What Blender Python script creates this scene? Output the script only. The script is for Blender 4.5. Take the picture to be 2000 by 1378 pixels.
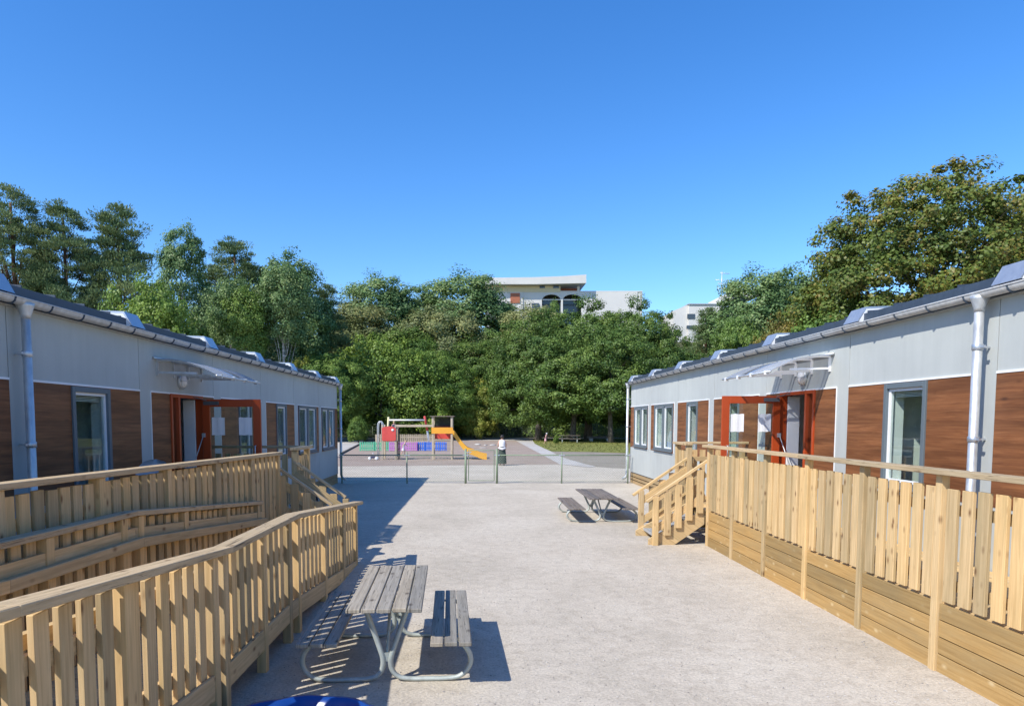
import bpy, math, random
import numpy as np
from mathutils import Vector, Matrix
R = math.radians
random.seed(7)
for o in list(bpy.data.objects): bpy.data.objects.remove(o)
S = bpy.context.scene

# ---------------------------------------------------------------- camera, sky, sun, exposure
CAM_H = 2.15
cd = bpy.data.cameras.new('camera'); cam = bpy.data.objects.new('camera', cd)
S.collection.objects.link(cam); S.camera = cam
cd.sensor_width = 36; cd.lens = 1370/2000*36
cam.location = (0, 0, CAM_H); cam.rotation_euler = (R(90-4), 0, 0)
cd.shift_x = 65/2000; cd.shift_y = 228.8/2000
cd.clip_start = .05; cd.clip_end = 3000
W = bpy.data.worlds.new('World'); S.world = W; W.use_nodes = True
nt = W.node_tree; bg = nt.nodes['Background']
sky = nt.nodes.new('ShaderNodeTexSky'); sky.sky_type = 'NISHITA'; sky.sun_disc = False
SUN = Vector((-.82, -.64, 1.0)).normalized()
el = math.asin(SUN.z); az = math.atan2(SUN.x, SUN.y)
sky.sun_elevation = el; sky.sun_rotation = az
sky.air_density = 1.0; sky.dust_density = .25; sky.ozone_density = 4.5; sky.altitude = 0
hs = nt.nodes.new('ShaderNodeHueSaturation'); hs.inputs['Saturation'].default_value = 1.27; hs.inputs['Hue'].default_value = .507
nt.links.new(sky.outputs[0], hs.inputs['Color']); nt.links.new(hs.outputs[0], bg.inputs[0])
bg.inputs[1].default_value = .15
sd = bpy.data.lights.new('sun', 'SUN'); sd.energy = 3.7; sd.angle = R(.53); sd.color = (1, .95, .86)
sun = bpy.data.objects.new('sun', sd); S.collection.objects.link(sun)
sun.rotation_euler = (-SUN).to_track_quat('-Z', 'Y').to_euler()
S.view_settings.view_transform = 'Standard'; S.view_settings.look = 'None'
S.view_settings.exposure = .65; S.view_settings.gamma = 1
S.cycles.max_bounces = 7; S.cycles.diffuse_bounces = 4; S.cycles.transparent_max_bounces = 12
S.cycles.glossy_bounces = 3

# ---------------------------------------------------------------- helpers
C = S.collection
def tag(o, label=None, cat=None, group=None, kind=None):
    if label: o['label'] = label
    if cat: o['category'] = cat
    if group: o['group'] = group
    if kind: o['kind'] = kind
    return o
def thing(name, label, cat, loc=(0, 0, 0), rz=0, group=None):
    o = bpy.data.objects.new(name, None); C.objects.link(o); o.empty_display_size = .2
    o.location = loc; o.rotation_euler = (0, 0, rz)
    return tag(o, label, cat, group)
def copy_tree(o, parent=None):
    c = o.copy(); C.objects.link(c); c.parent = parent
    for ch in [x for x in bpy.data.objects if x.parent == o]: copy_tree(ch, c)
    return c

class MB:
    """collects shapes into ONE mesh; every piece gets UVs running along its length and a random value"""
    def __init__(s): s.v = []; s.f = []; s.uv = []; s.r = []; s.m = []; s.sm = []
    def add(s, vs, fs, uvs=None, mi=0, smooth=False, rnd=None):
        b = len(s.v); s.v += [tuple(v) for v in vs]; r = random.random() if rnd is None else rnd
        for i, f in enumerate(fs):
            s.f.append(tuple(b+k for k in f)); s.r.append(r); s.m.append(mi); s.sm.append(smooth)
            if uvs: s.uv += uvs[i]
            else: s.uv += [(vs[k][1]+r*7, vs[k][2]+vs[k][0]*.7+r*13) for k in f]
        return s
    def obox(s, c, size, M=None, mi=0, rnd=None, taper=None):
        hx, hy, hz = [d/2 for d in size]
        L = [Vector((x*hx, y*hy, z*hz)) for z in (-1, 1) for y in (-1, 1) for x in (-1, 1)]
        ax = max(range(3), key=lambda i: size[i]); o2 = [i for i in range(3) if i != ax]
        ru, rv = random.random()*40, random.random()*40
        F = [(0, 2, 3, 1), (4, 5, 7, 6), (0, 1, 5, 4), (2, 6, 7, 3), (0, 4, 6, 2), (1, 3, 7, 5)]
        uvs = []
        for f in F:
            span = [max(L[k][a] for k in f)-min(L[k][a] for k in f) for a in range(3)]
            a2 = o2[0] if span[o2[0]] > span[o2[1]] else o2[1]
            uvs.append([(L[k][ax]+ru, L[k][a2]+rv) for k in f])
        c = Vector(c)
        V = [((M @ p) if M else p)+c for p in L]
        return s.add(V, F, uvs, mi, rnd=rnd)
    def box(s, x0, x1, y0, y1, z0, z1, mi=0, rnd=None):
        x0, x1 = min(x0, x1), max(x0, x1); y0, y1 = min(y0, y1), max(y0, y1)
        return s.obox(((x0+x1)/2, (y0+y1)/2, (z0+z1)/2), (x1-x0, y1-y0, z1-z0), None, mi, rnd)
    def beam(s, p0, p1, w, h, up=(0, 0, 1), mi=0, ext=0):
        p0, p1 = Vector(p0), Vector(p1); d = (p1-p0); L = d.length+2*ext; d.normalize()
        u = Vector(up); sx = d.cross(u).normalized(); u = sx.cross(d).normalized()
        M = Matrix((d, sx, u)).transposed()
        return s.obox((p0+p1)/2, (L, w, h), M, mi)
    def tube(s, pts, r, n=8, mi=0, closed=False, caps=True):
        P = [Vector(p) for p in pts]; rr = r if isinstance(r, (list, tuple)) else [r]*len(P)
        T = []
        for i in range(len(P)):
            a = P[i-1] if (i > 0 or closed) else P[i]; b = P[(i+1) % len(P)] if (i < len(P)-1 or closed) else P[i]
            T.append((b-a).normalized())
        nrm = T[0].orthogonal().normalized(); vs = []; Ls = [0]
        for i in range(len(P)):
            nrm = (nrm-T[i]*nrm.dot(T[i])).normalized(); bn = T[i].cross(nrm)
            if i: Ls.append(Ls[-1]+(P[i]-P[i-1]).length)
            for k in range(n):
                a = 2*math.pi*k/n; vs.append(P[i]+(nrm*math.cos(a)+bn*math.sin(a))*rr[i])
        fs = []; uvs = []; m = len(P) if closed else len(P)-1
        for i in range(m):
            j = (i+1) % len(P); l0 = Ls[i]; l1 = Ls[j] if j else Ls[i]+.1
            for k in range(n):
                k2 = (k+1) % n; fs.append((i*n+k, i*n+k2, j*n+k2, j*n+k))
                c = 6.28*rr[i]/n; uvs.append([(l0, k*c), (l0, (k+1)*c), (l1, (k+1)*c), (l1, k*c)])
        if caps and not closed:
            fs.append(tuple(range(n))[::-1]); uvs.append([(0, 0)]*n)
            b = (len(P)-1)*n; fs.append(tuple(range(b, b+n))); uvs.append([(0, 0)]*n)
        return s.add(vs, fs, uvs, mi, True)
    def lathe(s, prof, c, n=24, mi=0, rf=None, M=None):
        c = Vector(c); vs = []; fs = []
        for (r, z) in prof:
            for k in range(n):
                a = 2*math.pi*k/n; q = r*(rf(a, z) if rf else 1); p = Vector((q*math.cos(a), q*math.sin(a), z))
                vs.append((M @ p if M else p)+c)
        for i in range(len(prof)-1):
            for k in range(n):
                k2 = (k+1) % n; fs.append((i*n+k, i*n+k2, (i+1)*n+k2, (i+1)*n+k))
        fs.append(tuple(range(n))[::-1]); b = (len(prof)-1)*n; fs.append(tuple(range(b, b+n)))
        return s.add(vs, fs, None, mi, True)
    def prism(s, poly, a0, a1, axis='x', mi=0):
        """poly: list of 2D points in the other two axes (order y,z / x,z / x,y)"""
        def mk(a, p):
            return {'x': (a, p[0], p[1]), 'y': (p[0], a, p[1]), 'z': (p[0], p[1], a)}[axis]
        n = len(poly); vs = [mk(a0, p) for p in poly]+[mk(a1, p) for p in poly]
        fs = [tuple(range(n))[::-1], tuple(range(n, 2*n))]+[(i, (i+1) % n, n+(i+1) % n, n+i) for i in range(n)]
        return s.add(vs, fs, None, mi)
    def build(s, name, mats, parent=None, bevel=0, sub=0):
        me = bpy.data.meshes.new(name); me.from_pydata(s.v, [], s.f)
        if not isinstance(mats, (list, tuple)): mats = [mats]
        for m in mats: me.materials.append(m)
        uvl = me.uv_layers.new(name='UVMap'); uvl.data.foreach_set('uv', np.array(s.uv, dtype=np.float32).ravel())
        at = me.attributes.new('rnd', 'FLOAT', 'FACE'); at.data.foreach_set('value', np.array(s.r, dtype=np.float32))
        me.polygons.foreach_set('material_index', np.array(s.m, dtype=np.int32))
        me.polygons.foreach_set('use_smooth', np.array(s.sm, dtype=bool))
        me.update()
        o = bpy.data.objects.new(name, me); C.objects.link(o)
        if parent: o.parent = parent
        import bmesh
        bm = bmesh.new(); bm.from_mesh(me); bmesh.ops.recalc_face_normals(bm, faces=bm.faces); bm.to_mesh(me); bm.free()
        if bevel:
            b = o.modifiers.new('bevel', 'BEVEL'); b.width = bevel; b.segments = 1; b.limit_method = 'ANGLE'; b.angle_limit = R(50)
        return o

def GX(px, Y, z=0):      # world x of a column of the photograph at depth Y
    return (px-935)*(Y+.07*(CAM_H-z))/1370
def G(px, py, z=0):      # point of the photograph laid on the ground
    D = 1370*(CAM_H-z)/(py-822); return ((px-935)*D/1370, D-.07*(CAM_H-z))

# ---------------------------------------------------------------- materials
def mat(name, col=(.5, .5, .5), rough=.6, metal=0, spec=.5):
    m = bpy.data.materials.new(name); m.use_nodes = True; b = m.node_tree.nodes['Principled BSDF']
    b.inputs['Base Color'].default_value = (*col, 1); b.inputs['Roughness'].default_value = rough
    b.inputs['Metallic'].default_value = metal; b.inputs['Specular IOR Level'].default_value = spec
    return m
def N(m, t, **kw):
    n = m.node_tree.nodes.new(t)
    for k, v in kw.items():
        if hasattr(n, k): setattr(n, k, v)
        else: n.inputs[k].default_value = v
    return n
def LK(m, a, b): m.node_tree.links.new(a, b)
def ramp(m, fac, stops, interp='LINEAR'):
    r = N(m, 'ShaderNodeValToRGB'); r.color_ramp.interpolation = interp
    e = r.color_ramp.elements
    while len(e) < len(stops): e.new(.5)
    for i, (p, c) in enumerate(stops):
        e[i].position = p; e[i].color = (*c, 1) if len(c) == 3 else c
    LK(m, fac, r.inputs[0]); return r.outputs[0]
def mixc(m, fac, a, b, mode='MIX'):
    n = N(m, 'ShaderNodeMix', data_type='RGBA', blend_type=mode)
    for sock, v in ((n.inputs[0], fac), (n.inputs[6], a), (n.inputs[7], b)):
        if hasattr(v, 'node'): LK(m, v, sock)
        else: sock.default_value = v if not isinstance(v, tuple) else ((*v, 1) if len(v) == 3 else v)
    return n.outputs[2]
def coords(m, kind='Object', scale=(1, 1, 1)):
    t = N(m, 'ShaderNodeTexCoord'); mp = N(m, 'ShaderNodeMapping'); mp.inputs['Scale'].default_value = scale
    LK(m, t.outputs[kind], mp.inputs[0]); return mp.outputs[0]
def noise(m, co, scale, detail=4, rough=.55, dist=0):
    n = N(m, 'ShaderNodeTexNoise'); n.inputs['Scale'].default_value = scale; n.inputs['Detail'].default_value = detail
    n.inputs['Roughness'].default_value = rough; n.inputs['Distortion'].default_value = dist
    LK(m, co, n.inputs['Vector']); return n.outputs[0]
def bump(m, h, strength=.3, dist=.01):
    b = N(m, 'ShaderNodeBump'); b.inputs['Strength'].default_value = strength; b.inputs['Distance'].default_value = dist
    LK(m, h, b.inputs['Height']); LK(m, b.outputs[0], m.node_tree.nodes['Principled BSDF'].inputs['Normal'])
def setc(m, c): LK(m, c, m.node_tree.nodes['Principled BSDF'].inputs['Base Color'])
def rndattr(m):
    a = N(m, 'ShaderNodeAttribute', attribute_name='rnd'); return a.outputs['Fac']

def wood(name, light, dark, knot, tint=.35, crack=False, rough=.75, stain=(.33, .30, .17)):
    m = mat(name, light, rough, spec=.25)
    g = noise(m, coords(m, 'UV', (1.6, 38, 1)), 1, 5, .6, .6)
    c = ramp(m, g, [(.30, dark), (.62, light)])
    g2 = noise(m, coords(m, 'UV', (.9, 3.2, 1)), 1.5, 4, .6)
    c = mixc(m, ramp(m, g2, [(.42, (0, 0, 0)), (.72, (.6, .6, .6))]), c, stain)
    vo = N(m, 'ShaderNodeTexVoronoi'); vo.inputs['Scale'].default_value = 1; vo.inputs['Randomness'].default_value = 1
    LK(m, coords(m, 'UV', (4.2, 8, 1)), vo.inputs['Vector'])
    c = mixc(m, ramp(m, vo.outputs['Distance'], [(.06, (.9, .9, .9)), (.12, (.45, .45, .45)), (.21, (0, 0, 0))]), c, knot)
    rn = rndattr(m)
    c = mixc(m, 1, c, ramp(m, rn, [(0, (1-tint, 1-tint*.9, 1-tint*.8)), (.5, (1, 1, 1)), (1, (1+tint*.25, 1+tint*.1, 1-tint*.2))]), 'MULTIPLY')
    if crack:
        cr = noise(m, coords(m, 'UV', (2.2, 60, 1)), 1, 6, .7, 1.2)
        c = mixc(m, ramp(m, cr, [(.36, (.9, .9, .9)), (.44, (0, 0, 0))]), c, tuple(k*.28 for k in dark))
        bump(m, cr, .8, .004)
    else: bump(m, g, .35, .003)
    setc(m, c); return m
M_wood = wood('treated_wood', (.70, .50, .265), (.50, .34, .165), (.19, .095, .04), .38, stain=(.40, .31, .16))
M_skirt = wood('skirt_wood', (.48, .31, .125), (.35, .21, .075), (.58, .44, .24), .30, stain=(.33, .24, .12))
M_rail = wood('weathered_rail', (.58, .44, .265), (.42, .305, .17), (.2, .12, .06), .2, True, stain=(.42, .33, .21))
M_grey = wood('grey_weathered_wood', (.40, .355, .285), (.22, .19, .15), (.10, .08, .06), .3, True, stain=(.40, .37, .32))
M_greydark = wood('dark_weathered_wood', (.22, .185, .16), (.12, .10, .085), (.06, .05, .04), .3, True, stain=(.25, .22, .19))
M_plinth = wood('plinth_wood', (.44, .29, .15), (.33, .21, .10), (.2, .1, .05), .2)
M_playwood = wood('play_wood', (.55, .46, .36), (.42, .34, .26), (.3, .2, .1), .2)

def metal(name, col, rough=.4, m_=1.0, var=.15):
    m = mat(name, col, rough, m_)
    n = noise(m, coords(m, 'Object', (6, 6, 3)), 2.5, 5)
    setc(m, ramp(m, n, [(.3, tuple(c*(1-var) for c in col)), (.7, tuple(min(1, c*(1+var)) for c in col))]))
    b = m.node_tree.nodes['Principled BSDF']; rr = N(m, 'ShaderNodeMapRange'); rr.inputs[3].default_value = rough-.08; rr.inputs[4].default_value = rough+.15
    LK(m, n, rr.inputs[0]); LK(m, rr.outputs[0], b.inputs['Roughness'])
    return m
M_galv = metal('galvanised_steel', (.58, .60, .61), .45, .6)
M_gutter = metal('gutter_metal', (.52, .52, .51), .5, .2)
M_roof = metal('dark_roof_sheet', (.055, .075, .105), .45, .15, .12)
M_hood = metal('pale_sheet_metal', (.50, .53, .57), .38, .7, .06)
M_tube = metal('dull_table_tube', (.40, .44, .42), .5, .25, .2)
M_dark = mat('dark_rubber', (.02, .02, .022), .6)
M_gasket = mat('dark_joint', (.10, .10, .11), .8)

def paint(name, col, rough=.5, bumpy=.0, var=.06, scale=3):
    m = mat(name, col, rough)
    n = noise(m, coords(m, 'Object'), scale, 6, .65)
    setc(m, ramp(m, n, [(.3, tuple(c*(1-var) for c in col)), (.7, tuple(min(1, c*(1+var)) for c in col))]))
    if bumpy:
        n2 = noise(m, coords(m, 'Object'), 160, 2); bump(m, n2, bumpy, .004)
    return m
M_panel = paint('grey_facade_panel', (.43, .45, .43), .8, .35, .05, 1.3)
M_white = paint('white_trim', (.80, .80, .80), .5)
M_inner = paint('white_interior_wall', (.72, .74, .72), .8)
M_ceil = paint('ceiling_white', (.7, .7, .7), .9)
M_floorin = paint('grey_lino', (.25, .25, .26), .5)
M_frame = paint('grey_window_frame', (.12, .15, .17), .45)
M_red = paint('red_door_paint', (.42, .062, .014), .35, 0, .05)
M_paper = paint('white_paper', (.82, .82, .84), .8, 0, .02)
M_green = paint('green_fence_paint', (.20, .26, .17), .5, 0, .15, 8)
M_wire = mat('green_wire', (.22, .27, .20), .5)
M_plred = paint('red_plastic', (.60, .075, .06), .45, 0, .1)
M_plor = paint('orange_plastic', (.80, .36, .035), .4, 0, .06)
M_plyel = paint('yellow_slide_plastic', (.80, .40, .04), .35, 0, .05)
M_plblue = paint('blue_plastic', (.008, .05, .24), .3, 0, .08)
M_fblue = paint('blue_fence_paint', (.04, .15, .60), .6, 0, .12, 6)
M_fpurple = paint('purple_fence_paint', (.45, .18, .46), .6, 0, .12, 6)
M_fgreen = paint('green_board_paint', (.10, .42, .25), .6, 0, .12, 6)
M_cream = paint('cream_paint', (.68, .62, .38), .6, 0, .1)
M_skin = paint('skin', (.55, .32, .22), .6)
M_hair = mat('dark_hair', (.02, .015, .012), .6)
M_blond = mat('blond_hair', (.45, .32, .16), .6)
M_skirtcloth = paint('dark_green_cloth', (.045, .062, .05), .9, 0, .2, 9)
M_blacktop = mat('black_cloth', (.015, .015, .02), .9)
M_whitecl = paint('white_cloth', (.75, .72, .72), .9)
M_pink = paint('pink_cloth', (.70, .38, .42), .9, 0, .15, 12)
M_navy = paint('navy_cloth', (.05, .05, .10), .9)
M_chair = paint('pale_plastic', (.42, .46, .52), .45)

M_poly = bpy.data.materials.new('clear_polycarbonate'); M_poly.use_nodes = True
def glassmat(m, tint, fres=1.45, alpha_mix=.0, rough=.0, body=(.8, .85, .9)):
    t = m.node_tree; t.nodes.clear()
    out = t.nodes.new('ShaderNodeOutputMaterial'); tr = t.nodes.new('ShaderNodeBsdfTransparent'); tr.inputs[0].default_value = (*tint, 1)
    gl = t.nodes.new('ShaderNodeBsdfGlossy'); gl.inputs['Roughness'].default_value = rough
    fr = t.nodes.new('ShaderNodeFresnel'); fr.inputs[0].default_value = fres
    mx = t.nodes.new('ShaderNodeMixShader'); t.links.new(fr.outputs[0], mx.inputs[0])
    base = tr.outputs[0]
    if alpha_mix:
        df = t.nodes.new('ShaderNodeBsdfDiffuse'); df.inputs[0].default_value = (*body, 1)
        m2 = t.nodes.new('ShaderNodeMixShader'); m2.inputs[0].default_value = alpha_mix
        t.links.new(tr.outputs[0], m2.inputs[1]); t.links.new(df.outputs[0], m2.inputs[2]); base = m2.outputs[0]
    ge = t.nodes.new('ShaderNodeNewGeometry'); mr = t.nodes.new('ShaderNodeMapRange'); mr.inputs[3].default_value = fres; mr.inputs[4].default_value = 1/fres
    t.links.new(ge.outputs['Backfacing'], mr.inputs[0]); t.links.new(mr.outputs[0], fr.inputs[0])
    t.links.new(base, mx.inputs[1]); t.links.new(gl.outputs[0], mx.inputs[2]); t.links.new(mx.outputs[0], out.inputs[0])
    return m
glassmat(M_poly, (.78, .80, .84), 1.5, .22, .08)
M_glass = bpy.data.materials.new('window_glass'); M_glass.use_nodes = True; glassmat(M_glass, (.90, .95, .93), 1.5, 0, 0)

def _soil(m, amt=.035):
    b = m.node_tree.nodes['Principled BSDF']; src = b.inputs['Base Color'].links[0].from_socket
    s1 = noise(m, coords(m, 'Object', (4, 4, .25)), 1.2, 5, .7); s2 = noise(m, coords(m, 'Object'), .35, 3)
    c = mixc(m, 1, src, ramp(m, s1, [(.35, (1-amt, 1-amt, 1-amt*.9)), (.6, (1.03, 1.03, 1.03))]), 'MULTIPLY')
    setc(m, mixc(m, 1, c, ramp(m, s2, [(.35, (.94, .94, .95)), (.65, (1.04, 1.04, 1.03))]), 'MULTIPLY'))
_soil(M_panel)
# faux wood cladding: planks run along y
M_clad = mat('brown_woodgrain_panel', (.2, .08, .03), .5, spec=.3)
def _clad(m):
    co = coords(m, 'Object', (1, 1.1, 22)); g = noise(m, co, 1.6, 6, .65, .8)
    co2 = coords(m, 'Object', (1, .55, 7.2)); g2 = noise(m, co2, 1.0, 2, .5)
    c = ramp(m, g, [(.25, (.13, .046, .018)), (.5, (.21, .082, .032)), (.78, (.30, .13, .054))])
    c = mixc(m, .55, c, ramp(m, g2, [(.35, (.45, .42, .4)), (.65, (1.35, 1.35, 1.3))]), 'MULTIPLY')
    vo = N(m, 'ShaderNodeTexVoronoi'); vo.inputs['Scale'].default_value = 1
    LK(m, coords(m, 'Object', (1, 2.3, 6.5)), vo.inputs['Vector'])
    c = mixc(m, ramp(m, vo.outputs['Distance'], [(.04, (.8, .8, .8)), (.17, (0, 0, 0))]), c, (.05, .018, .008))
    setc(m, c); bump(m, g, .15, .002)
_clad(M_clad)

def ground_mat(name, base, dark, light, scale=1.0, bs=.5, grains=True):
    m = mat(name, base, .95, spec=.15)
    co = coords(m, 'Object')
    n1 = noise(m, co, .55*scale, 6, .62, .5); n2 = noise(m, co, 7*scale, 7, .75, .6); n3 = noise(m, co, 42, 4, .75)
    c = ramp(m, n1, [(.25, dark), (.5, base), (.78, light)])
    c = mixc(m, 1, c, ramp(m, n2, [(.36, (.87, .86, .85)), (.50, (1, 1, 1)), (.62, (1.08, 1.08, 1.08))]), 'MULTIPLY')
    if grains:
        c = mixc(m, 1, c, ramp(m, n3, [(.34, (.76, .75, .73)), (.5, (1, 1, 1)), (.64, (1.16, 1.15, 1.14))]), 'MULTIPLY')
        vo = N(m, 'ShaderNodeTexVoronoi'); vo.inputs['Scale'].default_value = 48; LK(m, co, vo.inputs['Vector'])
        c = mixc(m, ramp(m, vo.outputs['Distance'], [(.06, (.5, .5, .5)), (.13, (0, 0, 0))]), c, tuple(k*.6 for k in base))
    setc(m, c)
    a = N(m, 'ShaderNodeMath', operation='MULTIPLY_ADD'); LK(m, n2, a.inputs[0]); a.inputs[1].default_value = 2.2; LK(m, n3, a.inputs[2])
    bump(m, a.outputs[0], bs, .018)
    return m
M_gravel = ground_mat('pale_stone_dust', (.51, .455, .375), (.43, .385, .315), (.58, .53, .445))
M_path = ground_mat('light_gravel', (.47, .445, .41), (.40, .37, .34), (.53, .51, .48))
M_rubber = ground_mat('reddish_bark_surface', (.35, .28, .23), (.30, .235, .195), (.39, .32, .27))
M_dkgrav = ground_mat('grey_brown_gravel', (.29, .255, .21), (.24, .215, .175), (.33, .295, .25))
M_grass = ground_mat('lawn_green', (.20, .21, .055), (.12, .15, .04), (.30, .27, .11), 1.2)
M_forest = ground_mat('forest_floor', (.06, .07, .03), (.03, .04, .018), (.10, .10, .05), .5)

def leafmat(name, a, b, c, tr=.28):
    m = bpy.data.materials.new(name); m.use_nodes = True; t = m.node_tree; t.nodes.clear()
    out = t.nodes.new('ShaderNodeOutputMaterial'); df = t.nodes.new('ShaderNodeBsdfDiffuse'); tl = t.nodes.new('ShaderNodeBsdfTranslucent')
    gl = t.nodes.new('ShaderNodeBsdfGlossy'); gl.inputs['Roughness'].default_value = .5; gl.inputs[0].default_value = (.6, .6, .6, 1)
    col = ramp(m, rndattr(m), [(0, a), (.5, b), (1, c)])
    nz = noise(m, coords(m, 'Object'), .35, 3)
    col = mixc(m, 1, col, ramp(m, nz, [(.35, (.72, .80, .8)), (.65, (1.22, 1.12, 1.0))]), 'MULTIPLY')
    mx = t.nodes.new('ShaderNodeMixShader'); mx.inputs[0].default_value = tr
    m3 = t.nodes.new('ShaderNodeMixShader'); m3.inputs[0].default_value = .035
    for n in (df, tl): LK(m, col, n.inputs[0])
    LK(m, df.outputs[0], mx.inputs[1]); LK(m, tl.outputs[0], mx.inputs[2])
    LK(m, mx.outputs[0], m3.inputs[1]); LK(m, gl.outputs[0], m3.inputs[2]); LK(m, m3.outputs[0], out.inputs[0])
    return m
L_bright = leafmat('bright_maple_leaf', (0.110, 0.192, 0.030), (0.192, 0.294, 0.051), (0.294, 0.398, 0.088), .35)
L_mid = leafmat('mid_green_leaf', (0.091, 0.164, 0.032), (0.156, 0.258, 0.052), (0.240, 0.348, 0.083))
L_dark = leafmat('dark_green_leaf', (0.063, 0.122, 0.029), (0.118, 0.198, 0.043), (0.198, 0.287, 0.071))
L_yellow = leafmat('yellow_green_leaf', (0.164, 0.221, 0.032), (0.277, 0.314, 0.054), (0.388, 0.388, 0.091))
L_aspen = leafmat('aspen_leaf', (0.097, 0.175, 0.061), (0.157, 0.263, 0.097), (0.281, 0.367, 0.157), .3)
L_autumn = leafmat('turning_leaf', (.10, .15, .028), (.145, .195, .04), (.26, .20, .05), .3)
L_brown = leafmat('rusty_leaf', (0.204, 0.120, 0.032), (0.184, 0.193, 0.040), (0.314, 0.221, 0.054), .3)
L_pine = leafmat('pine_needle', (0.088, 0.150, 0.070), (0.150, 0.220, 0.090), (0.250, 0.287, 0.120), .12)
L_olive = leafmat('willow_leaf', (0.154, 0.185, 0.072), (0.227, 0.268, 0.103), (0.351, 0.351, 0.154), .3)
def barkmat(name, a, b, sc=(6, 6, 1.5)):
    m = mat(name, a, .9, spec=.1); n = noise(m, coords(m, 'Object', sc), 2, 5, .7)
    setc(m, ramp(m, n, [(.35, a), (.6, b)])); bump(m, n, .6, .03); return m
B_grey = barkmat('grey_bark', (.05, .042, .035), (.16, .14, .12))
B_pine = barkmat('pine_bark', (.08, .05, .035), (.19, .11, .065))
B_birch = barkmat('birch_bark', (.10, .10, .09), (.60, .58, .53), (1, 1, 5))
# ---------------------------------------------------------------- ground
def sheet(name, poly, z, m, kind='structure', label=None):
    mb = MB(); mb.add([(x, y, z) for x, y in poly], [tuple(range(len(poly)))]); o = mb.build(name, m); tag(o, kind=kind)
    return o
def hill(x, y):
    t = min(1, max(0, (y-96)/95)); t = t*t*(3-2*t)
    r = min(1, max(0, (y-93)/20))
    return 25*t+r*(.8*math.sin(x*.07)+.5*math.sin(x*.19+y*.1))
def make_ground():
    # one sheet: flat yard, then the wooded slope behind
    xs = [-900, -400, -200]+[-130+6*i for i in range(44)]+[200, 400, 900]
    ys = [-300, -60, 0, 20, 60, 93]+[96+5*i for i in range(22)]+[260, 420, 900]
    vs = [(x, y, hill(x, y) if y > 93 else 0) for y in ys for x in xs]; n = len(xs)
    fs = [(j*n+i, j*n+i+1, (j+1)*n+i+1, (j+1)*n+i) for j in range(len(ys)-1) for i in range(n-1)]
    mb = MB(); uv = None
    for f in fs:
        pass
    mb.add(vs, fs)
    mb.m = [1 if vs[f[0]][1] >= 93 else 0 for f in fs]; mb.sm = [True]*len(fs)
    o = mb.build('ground', [M_gravel, M_forest]); tag(o, kind='structure')
make_ground()
sheet('playground_surface', [G(560, 910.5), G(1093, 906), G(1007, 860), G(718, 859.5), G(640, 901)], .004, M_rubber)
sheet('gravel_path', [(-14, G(0, 899)[1]), G(666, 885), G(716, 859), G(722, 855), (-40, 86), (-60, 60)], .008, M_path)
_pr = [G(1093, 906), G(1007, 860), G(868, 859.8), G(868, 857.6), G(1038, 857.6), G(1041, 860), G(1044, 866), G(1060, 874), G(1076, 881), G(1090, 889), G(1112, 897), G(1140, 905), G(1164, 910.5), G(1190, 913), G(1330, 914), G(1330, 940), G(1000, 930)]
sheet('path', _pr[:13]+[G(1150, 912)], .012, M_path)
_gl = [(30, 41)]+[G(1228, 914), G(1190, 912.6), G(1164, 910.5), G(1140, 905), G(1112, 897), G(1090, 889), G(1076, 881)]+[(34, 50)]
sheet('gravel_area', _gl, .007, M_dkgrav)
_gr = [G(1076, 881), G(1060, 874), G(1044, 866), G(1040, 859), G(1040, 856), (60, 86), (60, 48), G(1240, 885), G(1160, 882.5)]
sheet('lawn', _gr, .016, M_grass)
sheet('road', [(-60, 88.6), (60, 88.6), (60, 91.5), (-60, 91.5)], .012, M_dkgrav)

def stones():
    rng = random.Random(5); mb = MB()
    for i in range(5200):
        y = 4.2+9*rng.random()**1.5; x = rng.uniform(-1.75, 3.8); s = rng.choice((.004, .005, .006, .008, .011))*rng.uniform(.7, 1.3)
        a = rng.random()*3.14; ca, sa = math.cos(a)*s, math.sin(a)*s; k = rng.uniform(.6, 1)
        vs = [(x+ca, y+sa, .002), (x-sa*k, y+ca*k, .002), (x-ca, y-sa, .002), (x+sa*k, y-ca*k, .002), (x+rng.uniform(-.3, .3)*s, y, .002+s*rng.uniform(.5, .9))]
        mb.add(vs, [(0, 1, 4), (1, 2, 4), (2, 3, 4), (3, 0, 4)], None, 0, rnd=rng.random())
    m = mat('loose_stone', (.4, .38, .36), .9)
    setc(m, ramp(m, rndattr(m), [(0, (.24, .22, .20)), (.5, (.40, .37, .34)), (1, (.50, .47, .43))]))
    tag(mb.build('gravel_stones', m), 'loose little stones scattered over the pale yard', 'gravel', kind='stuff')
stones()

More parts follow.
